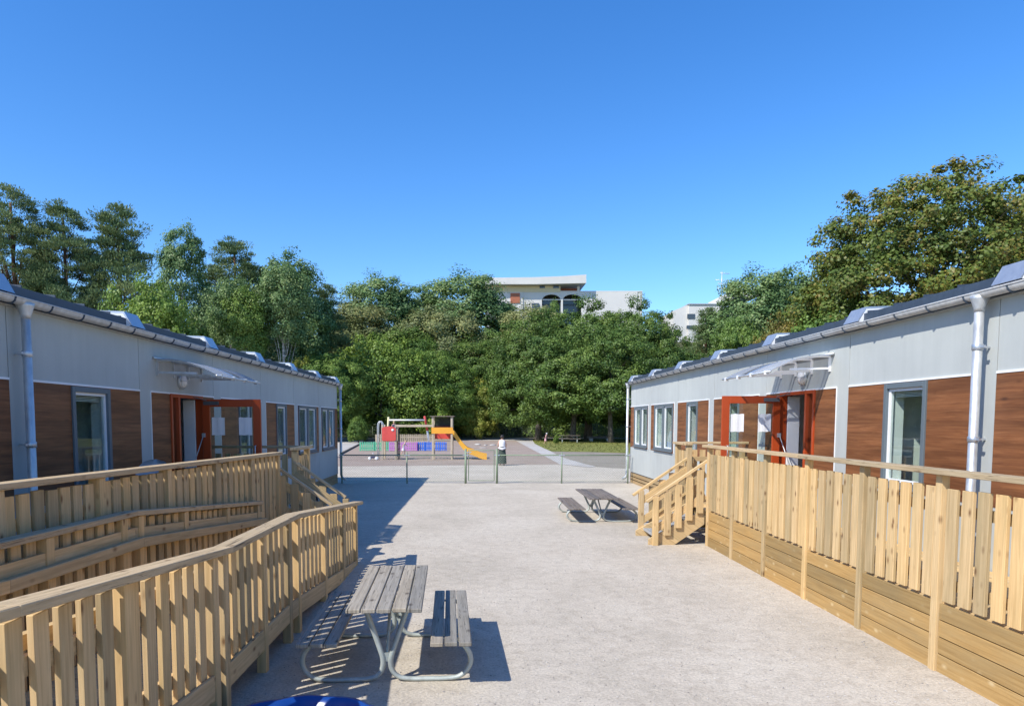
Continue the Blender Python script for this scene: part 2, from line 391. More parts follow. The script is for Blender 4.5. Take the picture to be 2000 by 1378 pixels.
# ---------------------------------------------------------------- the two portable school buildings
def building(s, Xw, J0, P, zo, label, side):
    """s=+1: the block right of the yard, s=-1: left.  u = depth into the block from its yard wall."""
    b = thing('portable_building', label, 'building', (Xw, 0, 0))
    def U(mb, u0, u1, y0, y1, z0, z1, mi=0): mb.box(s*u0, s*u1, y0, y1, z0+zo, z1+zo, mi)
    NM = 9; Js = [J0+P*k for k in range(-3, 7)]                     # joints
    Y0, Y1 = Js[0], Js[-1]; D = 8.6
    zp, zl, zm, zt = .33, 1.2, 2.6, 3.34
    FZ = .57-zo
    # openings in the middle band: (y0, y1, z0, z1, kind)
    op = []
    for k, J in enumerate(Js[:-1]):
        i = k-3
        if i in (-3, -1): op.append((J+1.1, J+1.97, 1.25, 2.57, 'single'))
        if i == 0: op.append((J+1.1, J+1.97, 1.25, 2.57, 'single'))
        if i == 1: op.append((J+.98, J+2.27, FZ, 2.585, 'door'))
        if i == 2: op.append((J+1.32, J+2.1, 1.25, 2.57, 'single'))
        if i == 3: op.append((J+1.15, J+2.03, 1.25, 2.57, 'single'))
        if i == 4: op.append((J+.42, J+2.45, 1.25, 2.57, 'double'))
        if i == 5: op.append((J+.42, J+2.28, 1.25, 2.57, 'double'))
    pan = MB(); cl = MB(); core = MB(); tr = MB()
    g = .006
    for k, J in enumerate(Js[:-1]):
        Jn = Js[k+1]; here = [o for o in op if J < o[0] < Jn]
        U(pan, 0, .03, J+g, Jn-g, zm, zt)                            # top band
        door = [o for o in here if o[4] == 'door']
        if door:
            o = door[0]; U(pan, 0, .03, J+g, o[0], zp, zl); U(pan, 0, .03, o[1], Jn-g, zp, zl); U(pan, 0, .03, o[0], o[1], zp, FZ-.002)
        else: U(pan, 0, .03, J+g, Jn-g, zp, zl)
        U(pan, 0, .03, J+g, J+.34, zl, zm)
        ya, yb = J+.34, Jn-g
        if here:
            o = here[0]; z0 = max(o[2], zl)
            U(cl, -.006, .03, ya, o[0], zl, zm-.02); U(cl, -.006, .03, o[1], yb, zl, zm-.02)
            if z0 > zl: U(cl, -.006, .03, o[0], o[1], zl, z0)
            if o[3] < zm-.021: U(cl, -.006, .03, o[0], o[1], o[3], zm-.02)
            # core wall around the opening
            U(core, .032, .2, J+.001, o[0], .1, zt); U(core, .032, .2, o[1], Jn-.001, .1, zt)
            U(core, .032, .2, o[0], o[1], .1, o[2]-.002); U(core, .032, .2, o[0], o[1], o[3]+.002, zt)
        else:
            U(cl, -.006, .03, ya, yb, zl, zm-.02); U(core, .032, .2, J+.001, Jn-.001, .1, zt)
        U(tr, -.014, .0, ya-.01, yb, zm-.02, zm+.004)                # white drip trim
        U(tr, -.010, .028, ya-.012, ya-.001, zl, zm-.02)
    # gables and back
    for (ya, yb) in ((Y0-.03, Y0), (Y1, Y1+.03)):
        U(pan, .0, D, ya, yb, zp, zt); U(core, .04, D-.04, (yb+.001 if ya < Y0 else ya-.121), (yb+.121 if ya < Y0 else ya-.001), .1, zt)
    U(pan, D, D+.03, Y0, Y1, zp, zt); U(core, D-.2, D-.002, Y0+.13, Y1-.13, .1, zt)
    # gables under the roof slope
    for ya in (Y0-.03, Y1):
        pan.prism([(0, zt+zo), (s*D, zt+zo), (s*D/2, zt+zo+.36)], ya, ya+.03, 'y')
    pan.build('facade_panel', M_panel, b); cl.build('wood_cladding', M_clad, b)
    core.build('wall', M_gasket, b); tr.build('trim', M_white, b)
    # plinth boards
    pl = MB()
    for i, (za, zb) in enumerate(((-.02, .10), (.106, .214), (.220, .325))):
        pl.box(s*.015, s*.05, Y0, Y1, za, zb+zo*.5)
        pl.box(s*.015, s*D, Y1+.0, Y1+.03, za, zb+zo*.5); pl.box(s*.015, s*D, Y0-.03, Y0, za, zb+zo*.5)
    pl.build('plinth', M_plinth, b)
    # interior
    it = MB(); U(it, .2, D-.21, Y0+.13, Y1-.13, FZ-.03, FZ, 1); U(it, .2, D-.21, Y0+.13, Y1-.13, 3.0, 3.04, 2)
    for J in Js[1:-1]: U(it, .21, 4.0, J-.05, J+.05, FZ+.001, 2.999)
    U(it, 4.0, 4.08, Y0+.15, Y1-.15, FZ+.001, 2.999)
    for (y0, y1, z0, z1, kd) in op:
        if kd == 'door': continue
        U(it, .21, 3.9, y1+.16, y1+.22, FZ+.001, 2.998)
    it.build('interior', [M_inner, M_floorin, M_ceil], b)
    # windows
    for (y0, y1, z0, z1, kd) in op:
        if kd == 'door': continue
        w = MB(); t = .065
        U(w, -.03, .06, y0, y0+t, z0, z1); U(w, -.03, .06, y1-t, y1, z0, z1)
        U(w, -.03, .06, y0+t, y1-t, z1-t, z1); U(w, -.03, .06, y0+t, y1-t, z0, z0+t)
        U(w, -.075, -.031, y0-.02, y1+.02, z0-.022, z0+.004)
        segs = [(y0+t, y1-t)]
        if kd == 'double':
            ym = (y0+y1)/2; U(w, -.03, .06, ym-.09, ym+.09, z0+t, z1-t); segs = [(y0+t, ym-.09), (ym+.09, y1-t)]
        wo = w.build('window', M_frame, b, .004)
        sa = MB(); gl = MB(); bl = MB(); cu = MB()
        for (a, c) in segs:
            q = .035
            U(sa, .005, .05, a, a+q, z0+t, z1-t); U(sa, .005, .05, c-q, c, z0+t, z1-t); U(sa, .005, .05, a+q, c-q, z0+t, z0+t+q); U(sa, .005, .05, a+q, c-q, z1-t-q, z1-t)
            U(sa, .06, .205, a-.02, a+.002, z0+t, z1-t); U(sa, .06, .205, c-.002, c+.02, z0+t, z1-t)     # white reveals
            U(sa, .06, .23, a, c, z0+t-.02, z0+t-.001); U(sa, .06, .2, a, c, z1-t+.001, z1-t+.02)
            U(gl, .024, .028, a+q, c-q, z0+t+q, z1-t-q)
            for i in range(5): U(bl, .075, .10, a+.03, c-.03, z1-t-.035-.018*i, z1-t-.027-.018*i)
            U(bl, .07, .11, a+.02, c-.02, z1-t-.025, z1-t-.002)
            if kd == 'double' and a > y0+.5:
                # curtain gathered at the far side
                pts = []; nn = 16; wd = (c-a)*.36
                for i in range(nn+1): pts.append((c-.01-wd*i/nn, .15+.022*math.sin(i*2.3)))
                vs = [(s*u, yy, z+zo) for z in (z0+t, z1-t-.05) for (yy, u) in pts]
                cu.add(vs, [(i, i+1, nn+2+i, nn+1+i) for i in range(nn)], None, 0, True)
        sa.build('sash', M_white, wo); gl.build('pane', M_glass, wo); bl.build('blind', M_white, wo); (cu.build('curtain', M_inner, wo) if cu.v else None)
    # door set
    y0, y1, z0, z1 = [(o[0], o[1], o[2], o[3]) for o in op if o[4] == 'door'][0]
    ys = y0+.30                                                       # sidelight | opening
    f = MB(); t = .055
    U(f, -.03, .09, y0, y0+t, z0, z1); U(f, -.03, .09, y1-t, y1, z0, z1); U(f, -.03, .09, ys-.03, ys+.03, z0, z1-t)
    U(f, -.03, .09, y0+t, y1-t, z1-t, z1); U(f, -.03, .08, y0+t, ys-.03, z0, z0+.18)
    for (a, c) in ((ys+.03, y1-t),):
        U(f, -.03, .1, a, c, z0-.012, z0+.02)
    fo = f.build('door_frame', M_red, b, .004)
    gl = MB(); U(gl, .02, .026, y0+t, ys-.03, z0+.18, z1-t); gl.build('pane', M_glass, fo)
    # open leaf, swung out square to the wall, hinged at the far jamb
    lf = MB(); yh = y1-t-.01; L = 1.02; th = .05; a = al = .13
    u0, u1 = -.05, -.05-L
    U(lf, u0, u0-a, yh-th, yh, z0+.03, z1-t); U(lf, u1+a, u1, yh-th, yh, z0+.03, z1-t)
    U(lf, u0-a, u1+a, yh-th, yh, z1-t-.13, z1-t); U(lf, u0-a, u1+a, yh-th, yh, z0+.03, z0+.30)
    lo = lf.build('door_leaf', M_red, b, .004)
    gl = MB(); U(gl, u0-a, u1+a, yh-.028, yh-.022, z0+.30, z1-t-.13); gl.build('pane', M_glass, lo)
    hd = MB()
    pA = (s*(u1+.09), yh-th-.05, z0+.95+zo); pB = (s*(u1+.09), yh-th-.05, z0+1.15+zo)
    hd.tube([(s*(u1+.09), yh-th, z0+.95+zo), pA, pB, (s*(u1+.09), yh-th, z0+1.15+zo)], .011)
    hd.build('handle', M_galv, lo)
    ha = MB(); ha.tube([(s*(u0-.02), yh-th-.03, z0+1.33+zo), (s*(u0+.10), yh-th-.28, z0+.72+zo)], .008)
    ha.box(s*(u0-.05), s*(u0+.0), yh-th-.045, yh-th-.001, z0+1.30+zo, z0+1.37+zo)
    ha.build('stay_rod', M_galv, lo)
    cs = MB(); cs.box(s*(u0-.04), s*(u0-.30), yh-th-.05, yh-th-.001, z1-t-.10+zo, z1-t-.035+zo)
    cs.beam((s*(u0-.10), yh-th-.06, z1-t-.02+zo), (s*(u0+.04), yh-th-.35, z1-.02+zo), .02, .012)
    cs.build('door_closer', M_gasket, lo)
    # inner white door and vestibule wall seen in the opening
    dr = MB(); U(dr, .092, .30, y1-t-.03, y1-t-.001, z0+.02, z1-t-.01); dr.build('door_reveal', M_white, b, .004)
    # lamp over the door
    lp = MB(); yl = (y0+ys)/2+.25; zl_ = 2.80+zo
    Mx = Matrix(((0, 0, -s), (0, 1, 0), (1, 0, 0)))
    lp.lathe([(.0, 0), (.095, 0), (.10, .01), (.10, .045), (.09, .05)], (0, yl, zl_), 20, M=Matrix(((0, 0, -s), (0, 1, 0), (1.25, 0, 0))))
    la = lp.build('wall_lamp', M_galv, b)
    dm = MB(); dm.lathe([(.088, .045), (.082, .075), (.06, .105), (.03, .118), (.001, .12)], (0, yl, zl_), 20, M=Matrix(((0, 0, -s), (0, 1, 0), (1.25, 0, 0))))
    dm.build('lamp_glass', M_white, la)
    cg = MB(); 
    cg.tube([(-s*.045, yl, zl_-.125), (-s*.10, yl, zl_-.10), (-s*.13, yl, zl_), (-s*.10, yl, zl_+.10), (-s*.045, yl, zl_+.125)], .006, 6)
    cg.tube([(-s*.045, yl-.10, zl_), (-s*.10, yl-.07, zl_), (-s*.13, yl, zl_), (-s*.10, yl+.07, zl_), (-s*.045, yl+.10, zl_)], .006, 6)
    cg.build('lamp_cage', M_galv, la)
    # polycarbonate canopy
    yc0, yc1 = y0-.55, y1+.12; zw, zf = 3.10+zo, 2.85+zo; dp = .98
    cn = MB(); pts = []
    for i in range(13):
        a = i/12; pts.append((-s*(.005+dp*a), zw-.02+(zf-zw)*a+.085*math.sin(math.pi*a)))
    for (y_a, y_b) in ((yc0, yc1),):
        vs = []
        for (x, z) in pts: vs += [(x, y_a, z), (x, y_b, z), (x, y_a, z+.006), (x, y_b, z+.006)]
        fs = []
        for i in range(12):
            q = 4*i; fs += [(q, q+4, q+5, q+1), (q+2, q+3, q+7, q+6), (q, q+2, q+6, q+4), (q+1, q+5, q+7, q+3)]
        cn.add(vs, fs, None, 0, True)
    ca = cn.build('canopy', M_poly, b)
    bar = MB(); bar.tube([(-s*dp, yc0-.05, zf-.02), (-s*dp, yc1+.05, zf-.02)], .017); bar.tube([(-s*.02, yc0, zw), (-s*.02, yc1, zw)], .02)
    bar.build('front_bar', M_galv, ca)
    for i in range(4):
        yy = yc0+.12+(yc1-yc0-.24)*i/3; k = MB()
        if i < 4:
            k.box(-s*.001, -s*.03, yy-.02, yy+.02, zw-.26, zw-.02)
            k.beam((-s*.02, yy, zw-.21), (-s*.62, yy, zw-.10+(zf-zw)*.5), .022, .03)
            for j in range(11): k.beam((pts[j][0], yy, pts[j][1]-.014), (pts[j+1][0], yy, pts[j+1][1]-.014), .022, .026)
            k.box(-s*(dp-.04), -s*(dp+.02), yy-.022, yy+.022, zf-.055, zf+.005)
        k.build('bracket', M_white if s > 0 else M_galv, ca)  # left brackets take the grey metal to put their shade into the colour
    # roof
    rf = MB(); ov = .05; zr = zt+zo
    ridge = zr+.55
    prof = [(-s*ov, zr+.07), (-s*(ov+.0), zr+.22), (s*D/2, ridge), (s*(D+ov), zr+.22), (s*(D+ov), zr+.07), (s*D, zr+.02), (0, zr+.0)]
    rf.prism(prof, Y0-.12, Y1+.12, 'y')
    ro = rf.build('roof', M_roof, b)
    sm = MB()
    for j in range(int((Y1-Y0)/.6)):                                  # standing seams
        yy = Y0+.3+.6*j; sm.beam((-s*(ov-.01), yy, zr+.235), (s*D/2, yy, ridge+.012), .02, .03)
    sm.build('roof_seams', M_roof, ro)
    sf = MB(); sf.box(-s*(ov-.015), 0, Y0-.1, Y1+.1, zr+.0, zr+.018); sf.build('soffit', M_panel, b)
    for J in Js[1:]+[Js[0]+.4]:
        h = MB(); ya, yb = J-.42, J-.03
        uf = -.11
        z_ = zr+.19
        h.prism([(s*uf, z_-.07), (s*(uf+.10), z_+.10), (s*1.35, z_+.15), (s*1.35, z_+.175), (s*(uf+.09), z_+.125), (s*(uf-.02), z_-.07)], ya, yb, 'y')
        h.prism([(s*(uf+.04), z_-.05), (s*(uf+.12), z_+.09), (s*1.3, z_+.125), (s*1.3, z_+.0)], ya+.035, ya+.045, 'y', 1)  # dark sheets stand in for the shade inside the open hood sides
        h.prism([(s*(uf+.04), z_-.05), (s*(uf+.12), z_+.09), (s*1.3, z_+.125), (s*1.3, z_+.0)], yb-.045, yb-.035, 'y', 1)
        for yy in (ya, yb-.004):                                      # narrow turned-down edges, coloured white for the sunlight on them
            h.prism([(s*uf, z_-.072), (s*(uf+.098), z_+.098), (s*1.34, z_+.148), (s*1.34, z_+.10), (s*(uf+.13), z_+.065), (s*(uf+.05), z_-.072)], yy-.004, yy+.008, 'y', 2)
        h.build('roof_hood', [M_hood, M_roof, M_white], b)
    # gutter, half round, with straps
    gt = MB(); zc = zr+.075; uc = -(ov+.078); rad = .062
    for side_ in (0,):
        vs = []; n = 10
        for yy in (Y0-.12, Y1+.12):
            for rr_ in (rad, rad-.006):
                for i in range(n+1):
                    a = math.pi+math.pi*i/n; vs.append((s*(uc+rr_*math.cos(a)), yy, zc+rr_*math.sin(a)))
        m = n+1; fs = []
        for i in range(n):
            fs.append((i, i+1, 2*m+i+1, 2*m+i)); fs.append((m+i, 3*m+i, 3*m+i+1, m+i+1))
            fs.append((i, m+i, m+i+1, i+1)); fs.append((2*m+i, 2*m+i+1, 3*m+i+1, 3*m+i))
        gt.add(vs, fs, None, 0, True)
    gt.tube([(s*(uc-rad), Y0-.12, zc+.004), (s*(uc-rad), Y1+.12, zc+.004)], .009, 6)
    go = gt.build('gutter', M_gutter, b)
    yy = Y0+.3
    while yy < Y1:
        k = MB()
        for i in range(8):
            a0 = math.pi+math.pi*i/8; a1 = math.pi+math.pi*(i+1)/8; rr_ = rad+.005
            k.beam((s*(uc+rr_*math.cos(a0)), yy, zc+rr_*math.sin(a0)), (s*(uc+rr_*math.cos(a1)), yy, zc+rr_*math.sin(a1)), .028, .006, (0, 1, 0.01))
        k.build('gutter_strap', M_roof, go); yy += .62
    # downpipes
    for yy in (Js[3]+.12, Js[-1]-.06 if False else Js[-1]-.05, ):
        d = MB(); near = yy < 10; up = uc+.0
        d.tube([(s*uc, yy, zc-.03), (s*up, yy, .62+zo), (s*up, yy, .30), (s*(up-.03), yy, .2), (s*(up-.16), yy, .12)], .045, 14)
        d.lathe([(.05, -.16), (.055, -.12), (.085, -.03), (.09, .0)], (s*uc, yy, zc-.03), 14)
        dpo = d.build('downpipe', M_galv, b)
        for zz in (2.86, 1.9, .9):
            q = MB(); q.lathe([(.052, -.03), (.054, -.028), (.054, .028), (.052, .03)], (s*up, yy, zz+zo), 14); q.box(s*up, s*0, yy-.012, yy+.012, zz+zo-.01, zz+zo+.01)
            q.box(s*(up-.01), s*(up+.01), yy-.105, yy-.05, zz+zo-.012, zz+zo+.012)
            q.build('pipe_clamp', M_hood, dpo)
    # papers taped to the leaf glass
    for i, (ua, lab) in enumerate(((u0-al-.03, 'hinge'), (u1+al+.02, 'outer'))):
        d_ = -1 if i == 0 else 1
        p = MB(); us, ue = (ua, ua-.225) if i == 0 else (ua+.235, ua+.005)
        vs = []; n = 6
        for zz in (z1-.68, z1-.37):
            for j in range(n+1):
                q = us+(ue-us)*j/n; vs.append((Xw+s*q, yh-th*.5-.012-.003*math.sin(j*1.7+zz), zz+zo+.004*math.sin(j*2)))
        b2 = len(vs)
        vs += [(x, y-.001, z) for (x, y, z) in vs]
        fs = [(j, j+1, n+2+j, n+1+j) for j in range(n)]+[(b2+j, b2+n+1+j, b2+n+2+j, b2+j+1) for j in range(n)]
        p.add(vs, fs)
        po = p.build('paper_notice', M_paper)
        tag(po, 'white paper on the red door %s, the sheet nearer its %s' % (side, 'hinges' if i == 0 else 'free edge'), 'paper', 'white sheets taped to the open doors')
    return b, Js
building(1, 5.34, 7.28, 2.9, .06, 'grey and brown portable school building right of the yard, its wall sunlit', 'of the right building')
building(-1, -4.90, 7.36, 2.83, 0.0, 'grey and brown portable school building left of the yard, its wall in shade', 'of the left building')
# ---------------------------------------------------------------- timber terraces, ramp, stairs
def slats(mb, p0, p1, zb, zt, pitch=.165, w=.10, t=.028, jig=1.0, mi=0):
    """upright slats along the line p0->p1 (x,y); zb, zt are functions of the distance along it"""
    p0, p1 = Vector((*p0, 0)), Vector((*p1, 0)); L = (p1-p0).length; d = (p1-p0)/L; nrm = Vector((-d.y, d.x, 0))
    n = max(1, round(L/pitch)); M = Matrix((d, nrm, Vector((0, 0, 1)))).transposed()
    for i in range(n):
        q = (i+.5)*L/n+random.uniform(-.004, .004)*jig; a, c = zb(q), zt(q)+random.uniform(-.008, .008)*jig; a += random.uniform(-.006, .006)*jig
        if c-a < .05: continue
        ww = w*random.uniform(.96, 1.03); pc = p0+d*q+nrm*random.uniform(-.0015, .0015)
        tilt = Matrix.Rotation(random.uniform(-.004, .004)*jig, 3, nrm)
        mb.obox((pc.x, pc.y, (a+c)/2), (ww, t, c-a), tilt @ M, mi)

# right terrace (along the sunlit wall)
rt = thing('wooden_terrace', 'raised timber terrace with slatted railing along the sunlit right building', 'terrace', (3.95, 0, 0))
X = 0.0
POST_R = [2.34, 3.55, 4.76, 5.97, 7.18, 8.40, 9.63, 10.86, 12.02]
DK = .60
dk = MB(); x = 3.99
while x < 5.31: dk.box(x-3.95, x+.112-3.95, 1.0, 13.9, DK-.028, DK); x += .12
dk.build('deck_floor', M_wood, rt)
jo = MB()
for y in np.arange(1.2, 13.9, .6): jo.box(.05, 1.3, y, y+.045, DK-.2, DK-.03)
jo.build('joist', M_wood, rt)
for y in POST_R:
    p = MB(); p.box(X-.02, X+.05, y-.042, y+.042, -.05, 1.697); p.build('post', M_wood, rt, .004)
for i in range(len(POST_R)-1):
    a, c = POST_R[i]+.05, POST_R[i+1]-.05
    m = MB(); slats(m, (X+.015, a), (X+.015, c), lambda q: .625, lambda q: 1.59, .182, .128, .030); m.build('slat_panel', M_wood, rt, .003)
m = MB(); slats(m, (X+.015, 13.18), (X+.015, 13.85), lambda q: .45, lambda q: 1.59, .165, .108, .028); m.build('slat_panel', M_wood, rt)
for i in range(-1, len(POST_R)-1):
    a, c = (POST_R[i] if i >= 0 else 1.0)+.0, POST_R[i+1]
    m = MB()
    for j in range(4):
        z0 = .014+j*.1475; m.box(X+.001, X+.029, a+.05, c-.05, z0 if j else -.03, z0+.1385)
    m.build('skirt_boards', M_skirt, rt, .003)
m = MB(); m.box(X+.052, X+.082, 1.0, 12.05, 1.36, 1.45); m.box(X+.052, X+.082, 1.0, 12.05, .72, .81); m.box(X+.052, X+.082, 13.15, 13.9, 1.36, 1.45)
m.build('stringer_rail', M_wood, rt)
m = MB()
for a, c in ((1.0, 4.2), (4.204, 8.5), (8.504, 12.14)): m.box(X-.085, X+.065, a, c, 1.70, 1.745)
m.build('handrail', M_rail, rt, .004)
m = MB(); m.box(X-.045, X+.05, 13.13, 13.225, -.05, 1.697); m.build('post', M_wood, rt, .004)
m = MB(); m.box(X-.045, X+.05, 13.86, 13.95, -.05, 1.697); m.build('post', M_wood, rt, .004)
m = MB(); m.box(X-.09, X+.05, 13.10, 13.83, 1.70, 1.745); m.box(X-.09, 1.38, 13.834, 13.97, 1.70, 1.745); m.build('handrail', M_rail, rt, .004)
m = MB(); slats(m, (X+.10, 13.92), (1.36, 13.92), lambda q: .55, lambda q: 1.59, .165, .108); m.build('slat_panel', M_wood, rt)
m = MB(); m.box(X+.1, 1.37, 13.87, 13.90, 1.36, 1.45); m.box(X+.1, 1.37, 13.94, 13.97, .02, .56); m.build('stringer_rail', M_wood, rt)

def stairs(s, X0, ya, yb, dk, slope, L, label, zr0):
    """flight going down from the terrace edge at X0 towards the yard centre (direction -s)"""
    st = thing('wooden_stairs', label, 'stairs', (X0, 0, 0)); d = -s
    zt = lambda u: dk-slope*u                                         # nosing line
    for yy in (ya+.02, yb-.02):
        m = MB(); Lb = (dk-.02)/slope+.12
        m.prism([(d*.0, dk+.03), (d*.0, dk-.24), (d*((dk-.24)/slope), 0.0), (d*(Lb+.02), 0.0), (d*(Lb+.02), .10)], yy-.022, yy+.022, 'y')
        m.v = m.v; m.build('stringer', M_wood, st, .003)
    n = 3
    for i in range(n):
        z = dk-(i+1)*dk/(n+1); u = (i+.0)*.27+.02
        m = MB(); m.box(d*u, d*(u+.27), ya+.045, yb-.045, z-.03, z-.026)
        for k in range(10): m.box(d*(u+.005+.027*k), d*(u+.009+.027*k), ya+.045, yb-.045, z-.025, z)
        for k in range(24):
            yy = ya+.06+(yb-ya-.13)*k/23; m.box(d*u, d*(u+.268), yy, yy+.004, z-.023, z-.003)
        m.box(d*(u+.27), d*(u+.275), ya+.045, yb-.045, z-.04, z+.002)
        m.build('step', M_galv, st)
    for (yy, o) in ((ya, -1), (yb, 1)):
        m = MB(); yo = yy+o*.03
        for u in (.86,):
            m.box(d*(u-.045), d*(u+.05), yo-.045, yo+.045, -.05, zr0-slope*u-.04)
        m.build('post', M_wood, st, .004)
        m = MB(); sl_n = 4
        for k in range(sl_n):
            u = .10+k*.185; m.obox((d*u, yo+o*.01, (zt(u)+.03+zr0-slope*u-.11)/2), (.12, .026, zr0-slope*u-.11-zt(u)-.03))
        m.build('slat_panel', M_wood, st, .003)
        m = MB()
        for dz in (-.24, -.62):
            m.beam((d*.0, yo-o*.02, zr0+dz), (d*.86, yo-o*.02, zr0-slope*.86+dz), .028, .12)
        m.build('stringer_rail', M_wood, st)
        m = MB(); m.beam((d*-.02, yo, zr0-.02), (d*L, yo, zr0-slope*L-.02), .07, .045); m.build('handrail', M_rail if s < 0 else M_wood, st, .004)
    return st
stairs(1, 3.93, 12.12, 13.14, .60, .70, 1.02, 'short timber stairs with sloping handrails at the sunlit right terrace', 1.49)
stairs(-1, -3.12, 10.78, 11.83, .58, .72, .86, 'short timber stairs with sloping handrails beside the shaded left terrace', 1.50)

# left terrace
lt = thing('wooden_terrace', 'raised timber terrace with slatted railing along the shaded left building', 'terrace', (-3.15, 0, 0))
def XL(y): return -3.23+.14*(y-4.7)/5.9+3.15                      # railing line runs very slightly askew
def ZL(y): return 1.735-.055*(y-4.7)/5.9
dk = MB(); x = -4.88
while x < -3.22: dk.box(x+3.15, x+.112+3.15, 1.0, 12.65, .552, .58); x += .12
dk.build('deck_floor', M_wood, lt)
POST_L = [2.2, 3.42, 4.64, 5.86, 7.08, 8.3, 9.5, 10.68]
for y in POST_L:
    p = MB(); p.box(XL(y)-.045, XL(y)+.05, y-.048, y+.048, -.05, ZL(y)-.047); p.build('post', M_wood, lt, .004)
for i in range(len(POST_L)-1):
    a, c = POST_L[i]+.05, POST_L[i+1]-.05
    m = MB(); slats(m, (XL(a)+.0, a), (XL(c)+.0, c), lambda q: .40, lambda q: 1.642, .170, .118); m.build('slat_panel', M_wood, lt, .003)
m = MB(); m.beam((XL(1)-.03, 1, 1.42), (XL(10.7)-.03, 10.7, 1.42), .03, .09); m.beam((XL(1)-.03, 1, .8), (XL(10.7)-.03, 10.7, .8), .03, .09)
m.beam((XL(1)-.03, 1, .47), (XL(10.7)-.03, 10.7, .47), .03, .2); m.build('stringer_rail', M_wood, lt)
m = MB(); m.beam((XL(1), 1, ZL(1)-.023), (XL(10.78), 10.78, ZL(10.78)-.023), .145, .045); m.build('handrail', M_rail, lt, .004)
m = MB(); m.box(-.03, .12, 11.80, 12.72, 1.66, 1.705); m.box(-1.73, .12, 12.724, 12.86, 1.66, 1.705); m.build('handrail', M_rail, lt, .004)
for y in (11.88, 12.70):
    m = MB(); m.box(-.01, .085, y-.045, y+.048, -.05, 1.657); m.build('post', M_wood, lt, .004)
m = MB(); slats(m, (.05, 11.94), (.05, 12.65), lambda q: .02, lambda q: 1.56, .165, .10); m.build('slat_panel', M_wood, lt)
m = MB(); slats(m, (-1.68, 12.77), (.05, 12.77), lambda q: .40, lambda q: 1.56, .165, .10); m.build('slat_panel', M_wood, lt)

# ramp in front of it
rp = thing('wooden_ramp', 'long timber access ramp with slatted railings sloping down the left side of the yard', 'ramp', (-2.4, 0, 0))
def ZF(y):                                                          # ramp floor height
    P = [(1.0, .62), (2.0, .56), (2.65, .50), (4.95, .33), (6.85, .33), (10.55, .0)]
    for (a, za), (c, zc) in zip(P, P[1:]):
        if y <= c: return za+(zc-za)*(y-a)/(c-a)
    return 0
def ZH(y):                                                          # outer handrail top
    P = [(1.0, 1.58), (2.65, 1.445), (4.98, 1.255), (6.85, 1.245), (10.62, .935)]
    for (a, za), (c, zc) in zip(P, P[1:]):
        if y <= c: return za+(zc-za)*(y-a)/(c-a)
    return .935
def ZI(y):                                                          # inner handrail top
    P = [(1.0, 1.6), (4.3, 1.40), (6.05, 1.375), (9.6, 1.055)]
    for (a, za), (c, zc) in zip(P, P[1:]):
        if y <= c: return za+(zc-za)*(y-a)/(c-a)
    return 1.055
ox = 2.4; XO = -1.85+ox; XI = -3.02+ox
fl = MB(); y = 1.0
while y < 10.5:
    y2 = y+.112; fl.beam((XI+.02, y+.056, ZF(y+.056)-.014), (XO-.05, y+.056, ZF(y+.056)-.014), .112, .028); y += .12
fl.build('ramp_floor', M_wood, rp)
POST_O = [1.3, 2.45, 3.60, 4.80, 4.99, 5.92, 6.72, 7.06, 8.3, 9.42, 10.42]
for y in POST_O:
    p = MB(); p.box(XO-.05, XO+.03, y-.044, y+.044, -.05, ZH(y)-.048); p.build('post', M_wood, rp, .004)
for i in range(len(POST_O)-1):
    a, c = POST_O[i]+.05, POST_O[i+1]-.05
    if c-a < .12: continue
    m = MB(); slats(m, (XO-.03, a), (XO-.03, c), lambda q: ZF(a+q)-.10, lambda q: ZH(a+q)-.078, .183, .106, .032); m.build('slat_panel', M_wood, rp, .003)
    m = MB(); m.beam((XO+.01, a, ZF(a)-.04), (XO+.01, c, ZF(c)-.04), .028, .175); m.build('edge_board', M_wood, rp, .003)
# the second layer of slats on the ramp side of the railing, rails between
m = MB(); brk = [1.0, 2.65, 4.97, 6.85, 10.5]
for a, c in zip(brk, brk[1:]):
    for dz, h in ((-.30, .09), (-.78, .09)): m.beam((XO-.062, a, ZH(a)+dz), (XO-.062, c, ZH(c)+dz), .030, h)
m.build('stringer_rail', M_wood, rp)
m = MB()
for a, c in zip(brk, brk[1:]+[]):
    c2 = c if c < 10.4 else 10.62
    m.beam((XO+.02, a, ZH(a)-.023), (XO+.02, c2, ZH(c2)-.023), .145, .045)
m.build('handrail', M_rail, rp, .004)
m = MB()
for a, c in ((1.0, 4.3), (4.3, 6.05), (6.05, 9.6)): m.beam((XO-.13, a, ZH(a)-.22), (XO-.13, c, ZH(c)-.22), .045, .07)
for y in POST_O[1:-2]: m.box(XO-.14, XO-.075, y-.02, y+.02, ZH(y)-.30, ZH(y)-.24)
m.build('grab_rail', M_wood, rp)
POST_I = [2.4, 3.6, 4.83, 5.86, 6.15, 7.1, 8.3, 9.45]
for y in POST_I:
    p = MB(); p.box(XI-.045, XI+.045, y-.045, y+.045, -.05, ZI(y)-.048); p.build('post', M_wood, rp, .004)
for i in range(len(POST_I)-1):
    a, c = POST_I[i]+.05, POST_I[i+1]-.05
    m = MB(); slats(m, (XI-.02, a), (XI-.02, c), lambda q: ZF(a+q)-.12, lambda q: ZI(a+q)-.058, .168, .10, .028); m.build('slat_panel', M_wood, rp, .003)
m = MB()
for a, c in ((1.0, 4.3), (4.3, 6.05), (6.05, 9.6)):
    m.beam((XI+.0, a, ZI(a)-.023), (XI, c, ZI(c)-.023), .12, .045)
m.build('handrail', M_rail, rp, .004)
m = MB()
for a, c in ((1.0, 4.3), (4.3, 6.05), (6.05, 9.6)):
    m.beam((XI+.018, a, ZI(a)-.20), (XI+.018, c, ZI(c)-.20), .028, .10)
m.build('stringer_rail', M_wood, rp)
